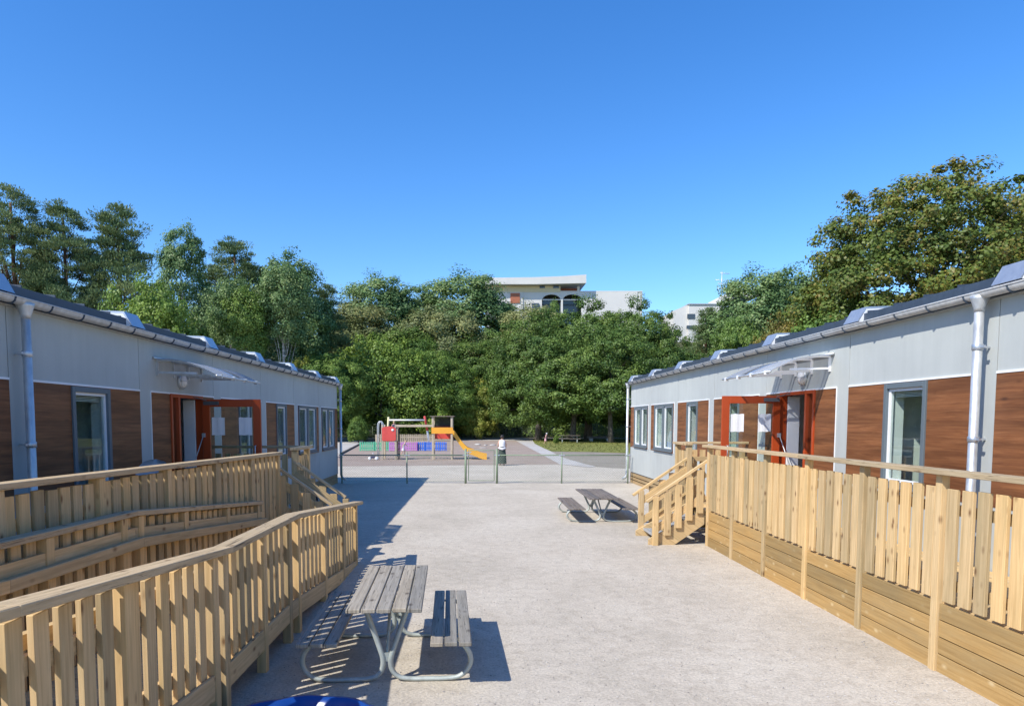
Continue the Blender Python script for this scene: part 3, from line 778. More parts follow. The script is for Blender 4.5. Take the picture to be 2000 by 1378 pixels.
m = MB()
for a, c in ((1.0, 4.3), (4.3, 6.05), (6.05, 9.6)):
    m.beam((XI+.085, a, ZI(a)-.275), (XI+.085, c, ZI(c)-.275), .05, .085)
m.build('grab_rail', M_wood, rp, .004)

# ---------------------------------------------------------------- picnic tables
def picnic_table(wm, label, group):
    t = thing('picnic_table', label, 'picnic table', group=group)
    L = 1.58; m = MB(); w = .575; n = 5; bw = w/n
    for i in range(n): m.obox((-w/2+bw*(i+.5), random.uniform(-.012, .012), .732), (bw-.010, L, .036), Matrix.Rotation(random.uniform(-.003, .003), 3, 'Z'))
    m.build('table_top', wm, t, .005)
    for sx in (-1, 1):
        m = MB(); 
        for i in range(3): m.obox((sx*.5-.105+.105*i-.0, random.uniform(-.01, .01), .432), (.095, L+.04, .036), Matrix.Rotation(random.uniform(-.003, .003), 3, 'Z'))
        m.build('seat', wm, t, .005)
    for sy in (-1, 1):
        yy = sy*.56
        for sx in (-1, 1):
            P = [(.17, .70), (.155, .66), (.05, .30), (.025, .20), (.035, .11), (.08, .045), (.16, .022), (.30, .022), (.50, .022), (.58, .045), (.635, .11), (.66, .19), (.64, .28), (.59, .35), (.555, .41)]
            # smooth with Chaikin
            for _ in range(2):
                Q = [P[0]]
                for a, c in zip(P, P[1:]): Q += [(a[0]*.75+c[0]*.25, a[1]*.75+c[1]*.25), (a[0]*.25+c[0]*.75, a[1]*.25+c[1]*.75)]
                P = Q+[P[-1]]
            m = MB(); m.tube([(sx*x, yy, z) for x, z in P], .0215, 10); m.build('tube_frame', M_tube, t)
        m = MB(); m.box(-.05, .05, yy-.006+sy*-.0, yy+.006, .19, .27); m.box(-.26, .26, yy-.02, yy+.02, .697, .713); m.box(-.64, -.37, yy-.02, yy+.02, .400, .412); m.box(.37, .64, yy-.02, yy+.02, .400, .412)
        m.build('bracket', M_tube, t)
        m = MB(); m.tube([(0, yy-sy*.01, .24), (0, sy*.10, .695)], .013, 8); m.build('brace', M_tube, t)
    return t
GP = 'grey picnic tables with attached benches on bent tube frames'
p1 = picnic_table(M_grey, 'weathered grey picnic table with attached benches, nearest the ramp in the foreground', GP)
p1.location = (-.785, 6.28, 0); p1.rotation_euler[2] = R(2.4); p1.scale = (1.06, 1.07, .90)
p2 = picnic_table(M_greydark, 'brownish grey picnic table with attached benches near the right stairs', GP)
p2.location = (2.64, 15.7, 0); p2.rotation_euler[2] = R(0); p2.scale = (1.14, 1.37, .71)
p3 = copy_tree(p2); p3.location = (*G(1112, 864.5), 0); p3.rotation_euler[2] = R(84)
p3['label'] = 'small far picnic table standing in tree shade on the lawn'
p3.scale = (1.3, 1.3, 1.0)

# blue shell sandbox in front
def sandbox():
    rf = lambda a, z: 1+.045*abs(math.cos(a*5.5))*(1 if z > .03 else .4)
    t = thing('shell_sandbox', 'round blue plastic shell sandpit with scalloped rim at the bottom edge', 'sandbox', (-1.15, 4.26, 0))
    m = MB(); m.lathe([(.40, .0), (.50, .03), (.56, .16), (.60, .195), (.60, .205), (.57, .205), (.54, .17), (.47, .06), (.3, .045), (.001, .04)], (0, 0, 0), 88, rf=rf)
    m.build('basin', M_plblue, t)
    m = MB(); m.lathe([(.47, .055), (.3, .06), (.1, .075), (.001, .08)], (0, 0, 0), 40); m.build('sand', M_path, t)
sandbox()
# ---------------------------------------------------------------- low wire fence and gate across the yard
FY = 24.2
def fx(px): return GX(px, FY, .9)
def mesh_wire(mb, xa, xb, z0, z1, y, sp=.075, r=.0022, dx=(1, 0)):
    h = z1-z0; n = int((xb-xa+h)/sp)
    for sgn in (-1, 1):
        for i in range(n+1):
            a = xa-h+i*sp if sgn > 0 else xa+i*sp
            p0 = [a, z0]; p1 = [a+sgn*h, z1]
            # clip to the panel
            def cl(p, q, lim, lo):
                t = (lim-p[0])/(q[0]-p[0]); return [lim, p[1]+(q[1]-p[1])*t]
            if sgn > 0:
                if p0[0] < xa: p0 = cl(p0, p1, xa, 1)
                if p1[0] > xb: p1 = cl(p0, p1, xb, 0)
            else:
                if p1[0] < xa: p1 = cl(p0, p1, xa, 1)
                if p0[0] > xb: p0 = cl(p0, p1, xb, 0)
            if p1[1]-p0[1] < .02: continue
            mb.beam((p0[0], y+sgn*.001, p0[1]), (p1[0], y+sgn*.001, p1[1]), 2*r, 2*r, (0, 1, 0))
f1 = thing('wire_fence', 'low green wire mesh fence closing off the yard between the two buildings', 'fence', (0, FY, 0))
cols = [668, 795, 909.5]; cols2 = [970.5, 1097, 1226]
for seg in (cols, cols2):
    m = MB(); m.tube([(fx(seg[0]), 0, .98), (fx(seg[-1]), 0, .98)], .021, 8); m.tube([(fx(seg[0]), 0, .07), (fx(seg[-1]), 0, .07)], .004, 6); m.build('top_rail', M_green, f1)
    for a, c in zip(seg, seg[1:]):
        m = MB(); mesh_wire(m, fx(a)+.03, fx(c)-.03, .05, .97, 0, .085, .0018); m.build('mesh_panel', M_wire, f1)
    for px in seg:
        big = px in (909.5, 970.5); top = 1.20 if big else 1.08
        m = MB(); r = .04 if big else .024; m.tube([(fx(px), 0, -.05), (fx(px), 0, top)], r, 12); m.build('post', M_green, f1)
        m = MB(); m.box(fx(px)-.10, fx(px)+.10, -.03, .03, .965, .995); m.build('clamp', M_hood, f1)
gt = thing('gate', 'narrow green tube framed gate in the middle of the low wire fence', 'gate', (0, FY, 0))
m = MB(); xa, xb = fx(915), fx(965)
m.tube([(xa, 0, .10), (xa, 0, 1.15), (xb, 0, 1.15), (xb, 0, .10)], .02, 8, closed=True); m.build('gate_frame', M_green, gt)
m = MB(); mesh_wire(m, xa+.02, xb-.02, .11, 1.14, 0, .085, .0018); m.build('mesh_panel', M_wire, gt)
m = MB(); m.box(xa-.08, xa+.10, -.03, .03, 1.06, 1.10); m.build('latch', M_hood, gt)

# tall fence at the back
BY = 87.5
f2 = thing('wire_fence', 'tall green mesh fence running along the foot of the trees at the back', 'fence', (0, BY, 0))
xs = [-38+3.1*i for i in range(25)]
m = MB(); m.tube([(xs[0], 0, 1.78), (xs[-1], 0, 1.78)], .025, 6); m.build('top_rail', M_green, f2)
for x in xs:
    m = MB(); m.tube([(x, 0, -.05), (x, 0, 1.85)], .04, 8); m.build('post', M_green, f2)
m = MB(); mesh_wire(m, xs[0], xs[-1], .03, 1.75, 0, .16, .006); m.build('mesh_panel', M_wire, f2)

# ---------------------------------------------------------------- play equipment
TY = 39.1
def tx(px, z=1.0): return (px-935)*(TY+.07*(CAM_H-z))/1370
def tz(py): return CAM_H-(py-822)*TY/1370
pt = thing('play_tower', 'climbing frame with red panel, orange tower and monkey bars in the playground', 'playground equipment', (0, TY, 0))
for px, zt_, dy in ((747.5, 1.95, 0), (773.5, 1.92, 0), (747.5, 1.95, .9), (773.5, 1.92, .9), (845.6, 2.40, 0), (882.4, 2.40, 0), (845.6, 2.40, 1.0), (882.4, 2.40, 1.0)):
    m = MB(); x = tx(px); m.box(x-.055, x+.055, dy-.055, dy+.055, -.05, zt_); m.build('post', M_playwood, pt, .008)
m = MB(); m.prism([(tx(747), 1.78), (tx(752), 1.84), (tx(760), 1.87), (tx(768), 1.84), (tx(774), 1.76), (tx(774), 1.10), (tx(770), 1.05), (tx(750), 1.05), (tx(747), 1.10)], -.09, -.06, 'y')
m.build('front_panel', M_plred, pt)
m = MB()
for px, pz in ((768, 1.66),): m.lathe([(.0, 0), (.07, 0), (.07, .02), (.001, .021)], (tx(px), -.09, pz), 14, M=Matrix(((1, 0, 0), (0, 0, -1), (0, 1, 0))))
m.build('peephole', M_white, pt)
m = MB(); m.box(tx(747.5), tx(773.5), -.05, .95, 1.02, 1.06); m.build('platform', M_playwood, pt)
m = MB(); m.box(tx(845.6), tx(882.4), -.05, 1.05, 1.09, 1.13); m.build('platform', M_playwood, pt)
m = MB(); xa = tx(738); xb = tx(747.5)
arc = [(xa, -.0, -.05), (xa, 0, 1.75)]+[((xa+xb)/2-(xb-xa)/2*math.cos(a), 0, 1.82+.32*math.sin(a)) for a in np.linspace(.1, 3.04, 9)]+[(xb, 0, 1.5)]
m.tube(arc, .024, 8); m.tube([(x, .5, z) for x, y_, z in arc], .024, 8)
for z in (.35, .65, .95, 1.25): m.tube([(xa, 0, z), (xa, .5, z)], .017, 6)
m.build('arched_ladder', M_galv, pt)
m = MB(); x2 = tx(778.5); m.tube([(tx(774), -.05, 1.75), (tx(776), -.1, 1.83), (x2, -.1, 1.70), (x2, -.1, -.05)], .024, 8); m.tube([(tx(774), .6, 1.75), (tx(776), .6, 1.83), (x2, .6, 1.70), (x2, .6, -.05)], .024, 8)
for z in (.3, .6, .9): m.tube([(x2, -.1, z), (x2, .6, z)], .02, 6)
m.build('ladder', M_dark, pt)
m = MB()
for dy in (0, .9): m.beam((tx(772), dy, 1.89), (tx(847), dy, 1.89), .10, .12)
for i in range(9): m.tube([(tx(781+7.4*i), 0, 1.86), (tx(781+7.4*i), .9, 1.86)], .018, 6)
m.build('monkey_bars', M_playwood, pt)
xa, xb = tx(845.6), tx(882.4)
m = MB(); m.box(xa-.07, xb+.07, -.09, -.06, 1.46, 1.80); m.build('front_panel', M_plor, pt)
m = MB(); m.box(xa, xb, 1.06, 1.09, 1.52, 1.92); m.box(xa+.04, xb-.04, 1.06, 1.09, 1.14, 1.50); m.build('back_panel', M_plred, pt)
m = MB(); m.box(xa-.15, xb+.15, -.13, 1.13, 2.40, 2.44); m.build('roof_board', M_greydark, pt)
m = MB(); mesh_wire(m, xa+.06, xb-.06, 1.82, 2.38, 1.0, .045, .008); m.build('safety_net', M_dark, pt)
m = MB(); pth = [(883, 842), (888, 846), (896, 858), (904, 869), (913, 877), (922, 882.5), (932, 887), (941, 890.5), (951, 892.2)]
c = []
for px, py in pth: c.append((tx(px, 1), tz(py)-.13 if py < 880 else tz(py)-.06))
ch = []
for (x, z) in c: ch.append([(x, .20, z+.24), (x, .24, z+.24), (x, .24, z-.05), (x, .76, z-.05), (x, .76, z+.24), (x, .80, z+.24), (x, .80, z-.10), (x, .20, z-.10)])
vs = [p for r_ in ch for p in r_]; fs = [tuple(range(8)), tuple(range(len(vs)-8, len(vs)))[::-1]]
for i in range(len(ch)-1):
    for k in range(8): fs.append((i*8+k, i*8+(k+1) % 8, i*8+8+(k+1) % 8, i*8+8+k))
m.add(vs, fs); m.box(tx(948)-.03, tx(948)+.03, .35, .65, 0, .12); m.build('slide', M_plyel, pt)
pt.location[1] = TY

# swing frame with slanting legs behind
SY = 53.
def sx_(px, Y=SY): return (px-935)*Y/1370
sw = thing('swing_frame', 'white crossbar on slanting red and cream legs behind the climbing frame', 'playground equipment', (0, SY, 0))
m = MB(); m.tube([(sx_(761), 0, 2.23), (sx_(830), 0, 2.23)], .055, 10); m.build('crossbar', M_white, sw)
m = MB(); m.tube([(sx_(829.5), 0, 2.50), (sx_(833.5), .6, 1.45)], .085, 10); m.build('leg', M_plred, sw)
m = MB(); m.tube([(sx_(833.5), .602, 1.45), (sx_(840, 54.8), 1.6, -.05)], .075, 10); m.build('leg', M_white, sw)
m = MB(); m.tube([(sx_(759.5), 0, 2.45), (sx_(752), .9, -.05)], .08, 10); m.build('leg', M_cream, sw)
for px in (778, 786, 806, 814):
    pass
# painted picket fences
def picket(label, px0, px1, Y, h, mm, group, pw=.09, gap=.045, lo=.03):
    x0, x1 = sx_(px0, Y), sx_(px1, Y)
    t = thing('picket_fence', label, 'fence', (x0, Y, 0), group=group)
    m = MB(); x = 0; L = x1-x0
    while x < L-.04:
        hh = h+random.uniform(-.01, .01); m.prism([(x, lo), (x+pw, lo), (x+pw, hh-.05), (x+pw/2, hh), (x, hh-.05)], -.012, .012, 'y'); x += pw+gap
    m.build('pickets', mm, t)
    m = MB(); m.box(0, L, .013, .045, h*.25, h*.25+.07); m.box(0, L, .013, .045, h*.72, h*.72+.07); m.build('rail', mm, t)
    for x in (.0, L/2, L):
        m = MB(); m.box(x-.04, x+.04, .046, .12, -.05, h-.04); m.build('post', mm, t)
picket('low green picket fence left of the purple one in the playground', 703, 759, 50.6, .68, M_fgreen, 'coloured low fences')
picket('low purple picket fence between the green and the blue ones', 760.5, 815, 50.4, .68, M_fpurple, 'coloured low fences')
picket('low blue picket fence right of the purple one', 816.5, 843.5, 50.6, .68, M_fblue, 'coloured low fences')
picket('short blue picket fence behind the slide tower', 848, 871, 50.6, .68, M_fblue, 'coloured low fences')
picket('unpainted wooden picket fence behind the coloured low fences', 734, 845, 60.0, 1.05, M_playwood, None, .10, .07)
# timber border of the sand area and stepping stones
t = thing('timber_border', 'long dark timber edging along the left side of the playground surface', 'edging', (0, 0, 0))
a, b_ = G(666, 887), G(718, 859.6)
m = MB(); m.beam((a[0], a[1], .05), (b_[0], b_[1], .05), .12, .12); m.build('edge_beam', M_greydark, t)
def rock(px, py, r, label, hz=.5):
    x, y = G(px, py); rng = random.Random(px); m = MB(); n = 10
    prof = [(.7, -.05), (1.0, .15), (.92, .5), (.6, .85), (.001, 1)]
    m.lathe([(r*q, r*hz*z) for q, z in prof], (0, 0, 0), n, rf=lambda a, z: 1+.18*math.sin(a*2+px)+.12*math.sin(a*3.3+z*9+px))
    o = m.build('boulder', M_path); o.location = (x, y, 0); tag(o, label, 'rock', 'pale boulders on the playground surface')
rock(933, 868.5, .28, 'pale boulder leftmost on the brown playground surface')
rock(948, 869.5, .2, 'small pale boulder in the middle of the row on the playground surface')
rock(962, 869.5, .26, 'pale boulder of the row nearest the standing woman')
rock(943, 874, .3, 'flat pale stone in front of the row of boulders', .18)
# ride-on toy
def ride_on():
    x, y = G(729.5, 897.5); t = thing('ride_on_toy', 'small dark ride-on toy with white wheels left of the climbing frame', 'toy', (x, y, 0))
    m = MB(); m.prism([(-.17, .10), (.17, .10), (.15, .19), (.06, .22), (-.12, .22), (-.17, .17)], -.07, .07, 'y'); m.build('body', M_navy, t, .01)
    for sx in (-.19, .19):
        for sy in (-.09, .09):
            m = MB(); m.lathe([(.03, -.02), (.085, -.02), (.09, 0), (.085, .02), (.03, .02)], (sx, sy, .09), 16, M=Matrix(((1, 0, 0), (0, 0, -1), (0, 1, 0)))); m.build('wheel', M_white, t)
    m = MB(); m.tube([(.02, 0, .2), (.0, 0, .36)], .015, 8); m.tube([(0, -.09, .37), (0, .09, .37)], .028, 8); m.build('handlebar', M_white, t)
ride_on()

# stack of chairs / things on the left deck
def chair_stack():
    t = thing('chair', 'pale grey plastic chair with rounded back standing on the shaded left terrace', 'chair', (-4.35, 9.35, .58), R(8))
    m = MB(); n = 12
    def sh(z, w): return w*math.sqrt(max(0, 1-max(0, (z-.72)/.33)**2.2))
    rows = [(.45, .24, .02), (.6, .245, .05), (.75, .25, .08), (.88, .23, .10), (.97, .19, .11), (1.03, .13, .115), (1.055, .04, .117)]
    vs = []
    for th in (0, .02):
        for z, w, off in rows:
            for k in range(n+1):
                a = -1+2*k/n; vs.append((a*w, off-.09*(a*a)+.02+th, z))
    q = (n+1)*len(rows); fs = []
    for r_ in range(len(rows)-1):
        for k in range(n):
            i = r_*(n+1)+k; fs.append((i, i+1, i+n+2, i+n+1)); fs.append((q+i, q+i+n+1, q+i+n+2, q+i+1))
    m.add(vs, fs, None, 0, True); m.build('backrest', M_chair, t)
    m = MB(); m.prism([(-.24, -.45), (.24, -.45), (.26, -.02), (.2, .03), (-.2, .03), (-.26, -.02)], .42, .46, 'z'); m.build('seat', M_chair, t, .01)
    for sx in (-.22, .22):
        for sy in (-.42, .02):
            m = MB(); m.tube([(sx*.9, sy, .43), (sx*1.08, sy*1.06, 0)], .02, 6); m.build('leg', M_chair, t)
    return t
chair_stack()
def pushchair(loc, rz, label, mm, name='pushchair'):
    t = thing(name, label, 'pushchair', loc, rz)
    m = MB()
    for sx in (-.24, .24):
        m.tube([(sx, -.45, .95), (sx, -.38, .98), (sx, -.1, .60), (sx, .40, .12)], .014, 8); m.tube([(sx, -.35, .12), (sx, .05, .55)], .014, 8)
    m.tube([(-.24, -.45, .95), (.24, -.45, .95)], .016, 8); m.build('frame', M_galv, t)
    m = MB(); m.prism([(-.32, .78), (-.16, .45), (.22, .42), (.24, .36), (-.22, .36), (-.38, .74)], -.2, .2, 'x'); m.build('seat', mm, t, .01)
    for sx in (-.25, .25):
        for sy in (-.36, .40):
            m = MB(); m.lathe([(.03, -.015), (.10, -.015), (.11, 0), (.10, .015), (.03, .015)], (sx, sy, .11), 18, M=Matrix(((0, 0, -1), (0, 1, 0), (1, 0, 0)))); m.build('wheel', M_dark, t)
    return t
pushchair((-4.0, 6.6, .58), R(80), 'dark folded pushchair mostly hidden behind the left terrace railing', M_blacktop)
def trike():
    x, y = -4.2, 14.2
    t = thing('tricycle', 'black balance tricycle parked on the gravel behind the shaded stairs', 'tricycle', (x+.6, y, 0), R(20))
    m = MB(); m.tube([(-.35, 0, .30), (0, 0, .42), (.3, 0, .55)], .022, 8); m.tube([(.38, 0, .2), (.26, 0, .78)], .02, 8); m.build('frame', M_dark, t)
    for sx, sy, r_ in ((.40, 0, .2), (-.36, -.16, .14), (-.36, .16, .14)):
        m = MB(); m.lathe([(.04, -.018), (r_-.01, -.018), (r_, 0), (r_-.01, .018), (.04, .018)], (sx, sy, r_), 20, M=Matrix(((1, 0, 0), (0, 0, -1), (0, 1, 0)))); m.build('wheel', M_dark, t)
    m = MB(); m.lathe([(.001, 0), (.09, .01), (.10, .035), (.05, .05), (.001, .05)], (-.14, 0, .42), 14); m.build('seat', M_dark, t)
    m = MB(); m.tube([(.25, -.2, .8), (.26, 0, .78), (.25, .2, .8)], .018, 8); m.build('handlebar', M_dark, t)
trike()
def bench_rail():
    x, y = G(1170, 861)
    t = thing('log_bench', 'low log bench on two pale blocks in the tree shade', 'bench', (x, y, 0))
    m = MB(); m.tube([(-1.3, 0, .42), (1.3, 0, .44)], .12, 10); m.build('log', M_greydark, t)
    for sx in (-.9, .95):
        m = MB(); m.box(sx-.2, sx+.2, -.16, .16, -.02, .32); m.build('block', M_path, t, .02)
bench_rail()

# ---------------------------------------------------------------- people
def skin_obj(name, joints, bones, mats, parent, sub=1):
    """joints: {key:(x,y,z,r)}; bones: list of pairs; the first joint is the root"""
    keys = list(joints); me = bpy.data.meshes.new(name)
    me.from_pydata([joints[k][:3] for k in keys], [(keys.index(a), keys.index(b)) for a, b in bones], [])
    me.materials.append(mats); o = bpy.data.objects.new(name, me); C.objects.link(o); o.parent = parent
    sk = o.modifiers.new('skin', 'SKIN'); sk.use_smooth_shade = True
    if not me.skin_vertices: bpy.context.view_layer.objects.active = o
    lay = me.skin_vertices[0] if me.skin_vertices else me.attributes and None
    for i, k in enumerate(keys):
        lay.data[i].radius = (joints[k][3],)*2; lay.data[i].use_root = (i == 0)
    s_ = o.modifiers.new('sub', 'SUBSURF'); s_.levels = sub; s_.render_levels = sub
    return o
def person(label, loc, rz, H, pose, top, bottom, hair, skirt=False, hat=None, hairlen=.0, dress=False, lean=0):
    t = thing('person', label, 'person', loc, rz)
    k = H/1.70; J = {}; Bn = []
    def j(n, x, y, z, r): J[n] = (x*k, (y+lean*max(0, z-.9))*k, z*k, r*k)
    j('pelvis', 0, 0, .93, .135); j('waist', 0, 0, 1.08, .115); j('chest', 0, .0, 1.27, .135); j('neckb', 0, 0, 1.43, .07); j('neck', 0, .01, 1.49, .05)
    j('jaw', 0, .03, 1.54, .062); j('head', 0, .02, 1.60, .088); j('crown', 0, .0, 1.66, .075)
    Bn += [('pelvis', 'waist'), ('waist', 'chest'), ('chest', 'neckb'), ('neckb', 'neck'), ('neck', 'jaw'), ('jaw', 'head'), ('head', 'crown')]
    for s, n in ((-1, 'l'), (1, 'r')):
        p = pose[n]
        j('sh'+n, s*.165, 0, 1.385, .055); j('el'+n, *p[0], .038); j('wr'+n, *p[1], .026)
        Bn += [('neckb', 'sh'+n), ('sh'+n, 'el'+n), ('el'+n, 'wr'+n)]
        d = (Vector(p[1])-Vector(p[0])).normalized(); w = Vector(p[1]); side_ = Vector((0, 1, 0)).cross(d); side_ = side_.normalized() if side_.length > .1 else Vector((1, 0, 0))
        up_ = d.cross(side_)
        pm = w+d*.06; j('pa'+n, *pm, .028); Bn += [('wr'+n, 'pa'+n)]
        for i, (off, ln) in enumerate(((-.027, .075), (-.009, .085), (.009, .08), (.027, .062))):
            a = pm+side_*off+d*.03; b = a+d*ln*.55+up_*.006*i; c = b+d*ln*.4-up_*.02
            j('f%s%d' % (n, i), *a, .0095); j('g%s%d' % (n, i), *b, .009); j('h%s%d' % (n, i), *c, .008)
            Bn += [('pa'+n, 'f%s%d' % (n, i)), ('f%s%d' % (n, i), 'g%s%d' % (n, i)), ('g%s%d' % (n, i), 'h%s%d' % (n, i))]
        a = pm-side_*.04-d*.01; b = a-side_*.015+d*.03; j('t'+n, *a, .011); j('u'+n, *b, .009); Bn += [('pa'+n, 't'+n), ('t'+n, 'u'+n)]
        q = pose['k'+n]
        j('hip'+n, s*.09, 0, .88, .095); j('kn'+n, *q[0], .058); j('an'+n, *q[1], .038); j('he'+n, q[1][0], q[1][1]-.03, q[1][2]-.05, .032)
        j('to'+n, q[1][0]+s*.02, q[1][1]+.16, .03 if q[1][2] < .12 else q[1][2]-.07, .032)
        Bn += [('pelvis', 'hip'+n), ('hip'+n, 'kn'+n), ('kn'+n, 'an'+n), ('an'+n, 'he'+n), ('he'+n, 'to'+n)]
    skin_obj('body', J, Bn, M_skin, t)
    sh = Matrix(((1, 0, 0), (0, 1, lean), (0, 0, 1)))
    def L(prof, c0, mm, name, rx=1, ry=.68, rf=None, n=28):
        m = MB(); b = []
        vs = []; fs = []
        for r_, z in prof:
            for q in range(n):
                a = 2*math.pi*q/n; rr_ = r_*(rf(a, z) if rf else 1)
                vs.append((k*(rr_*rx*math.cos(a)+c0[0]), k*(rr_*ry*math.sin(a)+c0[1]+lean*max(0, z-.9)), k*z))
        for i in range(len(prof)-1):
            for q in range(n): fs.append((i*n+q, i*n+(q+1) % n, i*n+n+(q+1) % n, i*n+n+q))
        m.add(vs, fs, None, 0, True); return m.build(name, mm, t)
    if dress: L([(.27, .52), (.245, .60), (.20, .85), (.165, 1.02), (.17, 1.2), (.185, 1.33), (.15, 1.42), (.075, 1.46)], (0, 0), top, 'dress', rf=lambda a, z: 1+.05*math.sin(a*9)*(1 if z < .9 else .2))
    else:
        L([(.185, .90), (.165, 1.05), (.175, 1.22), (.19, 1.34), (.15, 1.42), (.075, 1.46)], (0, 0), top, 'shirt')
        if skirt:
            L([(.255, .10), (.25, .25), (.225, .6), (.195, .85), (.165, 1.02), (.15, 1.06)], (0, 0), bottom, 'skirt', ry=.8, rf=lambda a, z: 1+.06*math.sin(a*14)*(1.1-z))
        else: L([(.19, .62), (.19, .80), (.18, .93), (.165, 1.0)], (0, 0), bottom, 'shorts')
    m = MB(); hc = Vector((0, (.02+lean*.68)*k, 1.62*k)); r0 = .105*k
    prof = [(r0*math.cos(a), r0*1.12*math.sin(a)) for a in np.linspace(-.25, 1.55, 8)]
    m.lathe([(r0*.98, -.04*k-hairlen*k)]+prof, hc-Vector((0, .018*k, 0)), 18); m.build('hair', hair, t)
    if hat:
        m = MB(); m.lathe([(.17*k, .0), (.172*k, .01*k), (.115*k, .03*k), (.11*k, .10*k), (.07*k, .14*k), (.001, .145*k)], hc+Vector((0, 0, .02*k)), 20); m.build('hat', hat, t)
    if H > .1:
        for s in (-1, 1):
            m = MB(); m.lathe([(.001, -.010*k), (.010*k, 0), (.001, .010*k)], hc+Vector((s*.034*k, .085*k, -.012*k)), 8); m.build('eye', M_dark, t)
        m = MB(); m.lathe([(.012*k, -.02*k), (.013*k, -.012*k), (.006*k, .03*k)], hc+Vector((0, .098*k, -.03*k)), 8); m.build('nose', M_skin, t)
        m = MB(); m.box(-.022*k, .022*k, hc.y+.085*k, hc.y+.094*k, hc.z-.072*k, hc.z-.064*k); m.build('mouth', M_plred, t)
        for s in (-1, 1):
            m = MB(); m.lathe([(.012*k, -.022*k), (.018*k, 0), (.010*k, .022*k)], hc+Vector((s*.094*k, 0, -.015*k)), 8); m.build('ear', M_skin, t)
    return t
stand = {'l': ((-.23, .02, 1.14), (-.20, .16, .98)), 'r': ((.23, .02, 1.14), (.20, .16, .98)),
         'kl': ((-.10, .02, .49), (-.11, 0, .08)), 'kr': ((.10, .02, .49), (.11, .02, .08))}
walk = {'l': ((-.22, .16, 1.18), (-.14, .34, 1.10)), 'r': ((.22, -.12, 1.16), (.20, -.10, .93)),
        'kl': ((-.10, .20, .52), (-.10, .12, .10)), 'kr': ((.10, -.02, .49), (.10, -.26, .12))}
x, y = G(980.5, 908)
w = person('woman in white top and long dark green skirt seen from behind near the gate', (x, y, 0), 0, 1.46, stand, M_whitecl, M_skirtcloth, M_hair, skirt=True, hairlen=.03)
m = MB(); m.tube([(-.17, .05, .86), (-.12, -.14, .84), (0, -.18, .80), (.12, -.14, .84), (.17, .05, .86)], [.03, .045, .06, .045, .03], 8); m.build('tied_jumper', M_whitecl, w)
x, y = G(1065, 866.5)
person('small child in a pink dress and white sun hat walking on the lawn', (x, y, 0), R(-90), 1.0, walk, M_pink, M_pink, M_blond, hat=M_whitecl, dress=True, lean=.25)
person('fair haired child in a dark top peeking over the red climbing frame panel', (tx(768.5, 2), TY+.35, 1.06), R(180), 1.08, stand, M_navy, M_navy, M_blond)
x, y = G(788, 887.5)
person('small child in white clothes leaning forward in front of the purple fence', (x, y, 0), R(-90), .92, walk, M_whitecl, M_whitecl, M_blond, dress=True, lean=.45)
# ---------------------------------------------------------------- trees
def leaf_obj(name, P, Nn, size, rnd, m, aspect=.75, needle=False, seed=0):
    rs = np.random.RandomState(seed); n = len(P)
    Nn = Nn/np.maximum(np.linalg.norm(Nn, axis=1, keepdims=True), 1e-6)
    t = rs.normal(size=(n, 3)); t -= Nn*(t*Nn).sum(1, keepdims=True); t /= np.maximum(np.linalg.norm(t, axis=1, keepdims=True), 1e-6)
    if needle: t = t*.35+np.array([0, 0, .5])+Nn*.8; t /= np.linalg.norm(t, axis=1, keepdims=True)
    b = np.cross(Nn+.001, t); b /= np.maximum(np.linalg.norm(b, axis=1, keepdims=True), 1e-6)
    s = size*rs.uniform(.6, 1.25, n)[:, None]
    V = np.empty((n, 4, 3), np.float32)
    V[:, 0] = P-t*s*.5; V[:, 1] = P+b*s*aspect*.5-t*s*.05; V[:, 2] = P+t*s*.5; V[:, 3] = P-b*s*aspect*.5-t*s*.05
    me = bpy.data.meshes.new(name); me.vertices.add(4*n); me.vertices.foreach_set('co', V.ravel())
    me.loops.add(4*n); me.loops.foreach_set('vertex_index', np.arange(4*n, dtype=np.int32))
    me.polygons.add(n); me.polygons.foreach_set('loop_start', np.arange(0, 4*n, 4, dtype=np.int32))
    try: me.polygons.foreach_set('loop_total', np.full(n, 4, np.int32))
    except Exception: pass
    at = me.attributes.new('rnd', 'FLOAT', 'FACE'); at.data.foreach_set('value', rnd.astype(np.float32))
    me.materials.append(m); me.update(calc_edges=True); me.validate()
    return me
def tufts_broad(rs, ells, nt):
    """tuft centres near the surfaces of the ellipsoids, pushed in and out by a lumpy noise"""
    out = []; w = np.array([e[3]*e[4]+e[3]*e[5] for e in ells]); w /= w.sum()
    ph = rs.uniform(0, 6, 6)
    while len(out) < nt:
        e = ells[rs.choice(len(ells), p=w)]; d = rs.normal(size=3); d /= np.linalg.norm(d)
        if d[2] < -.75: continue
        lump = 1+.10*math.sin(3*d[0]*3+ph[0])*math.sin(3*d[2]*3+ph[1])+.08*math.sin(9*d[1]+ph[2])
        r = (1-.42*rs.rand()**1.6)*lump
        p = np.array(e[:3])+d*np.array(e[3:])*r
        inside = sum(1 for q in ells if q is not e and (((p-np.array(q[:3]))/np.array(q[3:]))**2).sum() < .45)
        if inside: continue
        out.append((p, d))
    return out
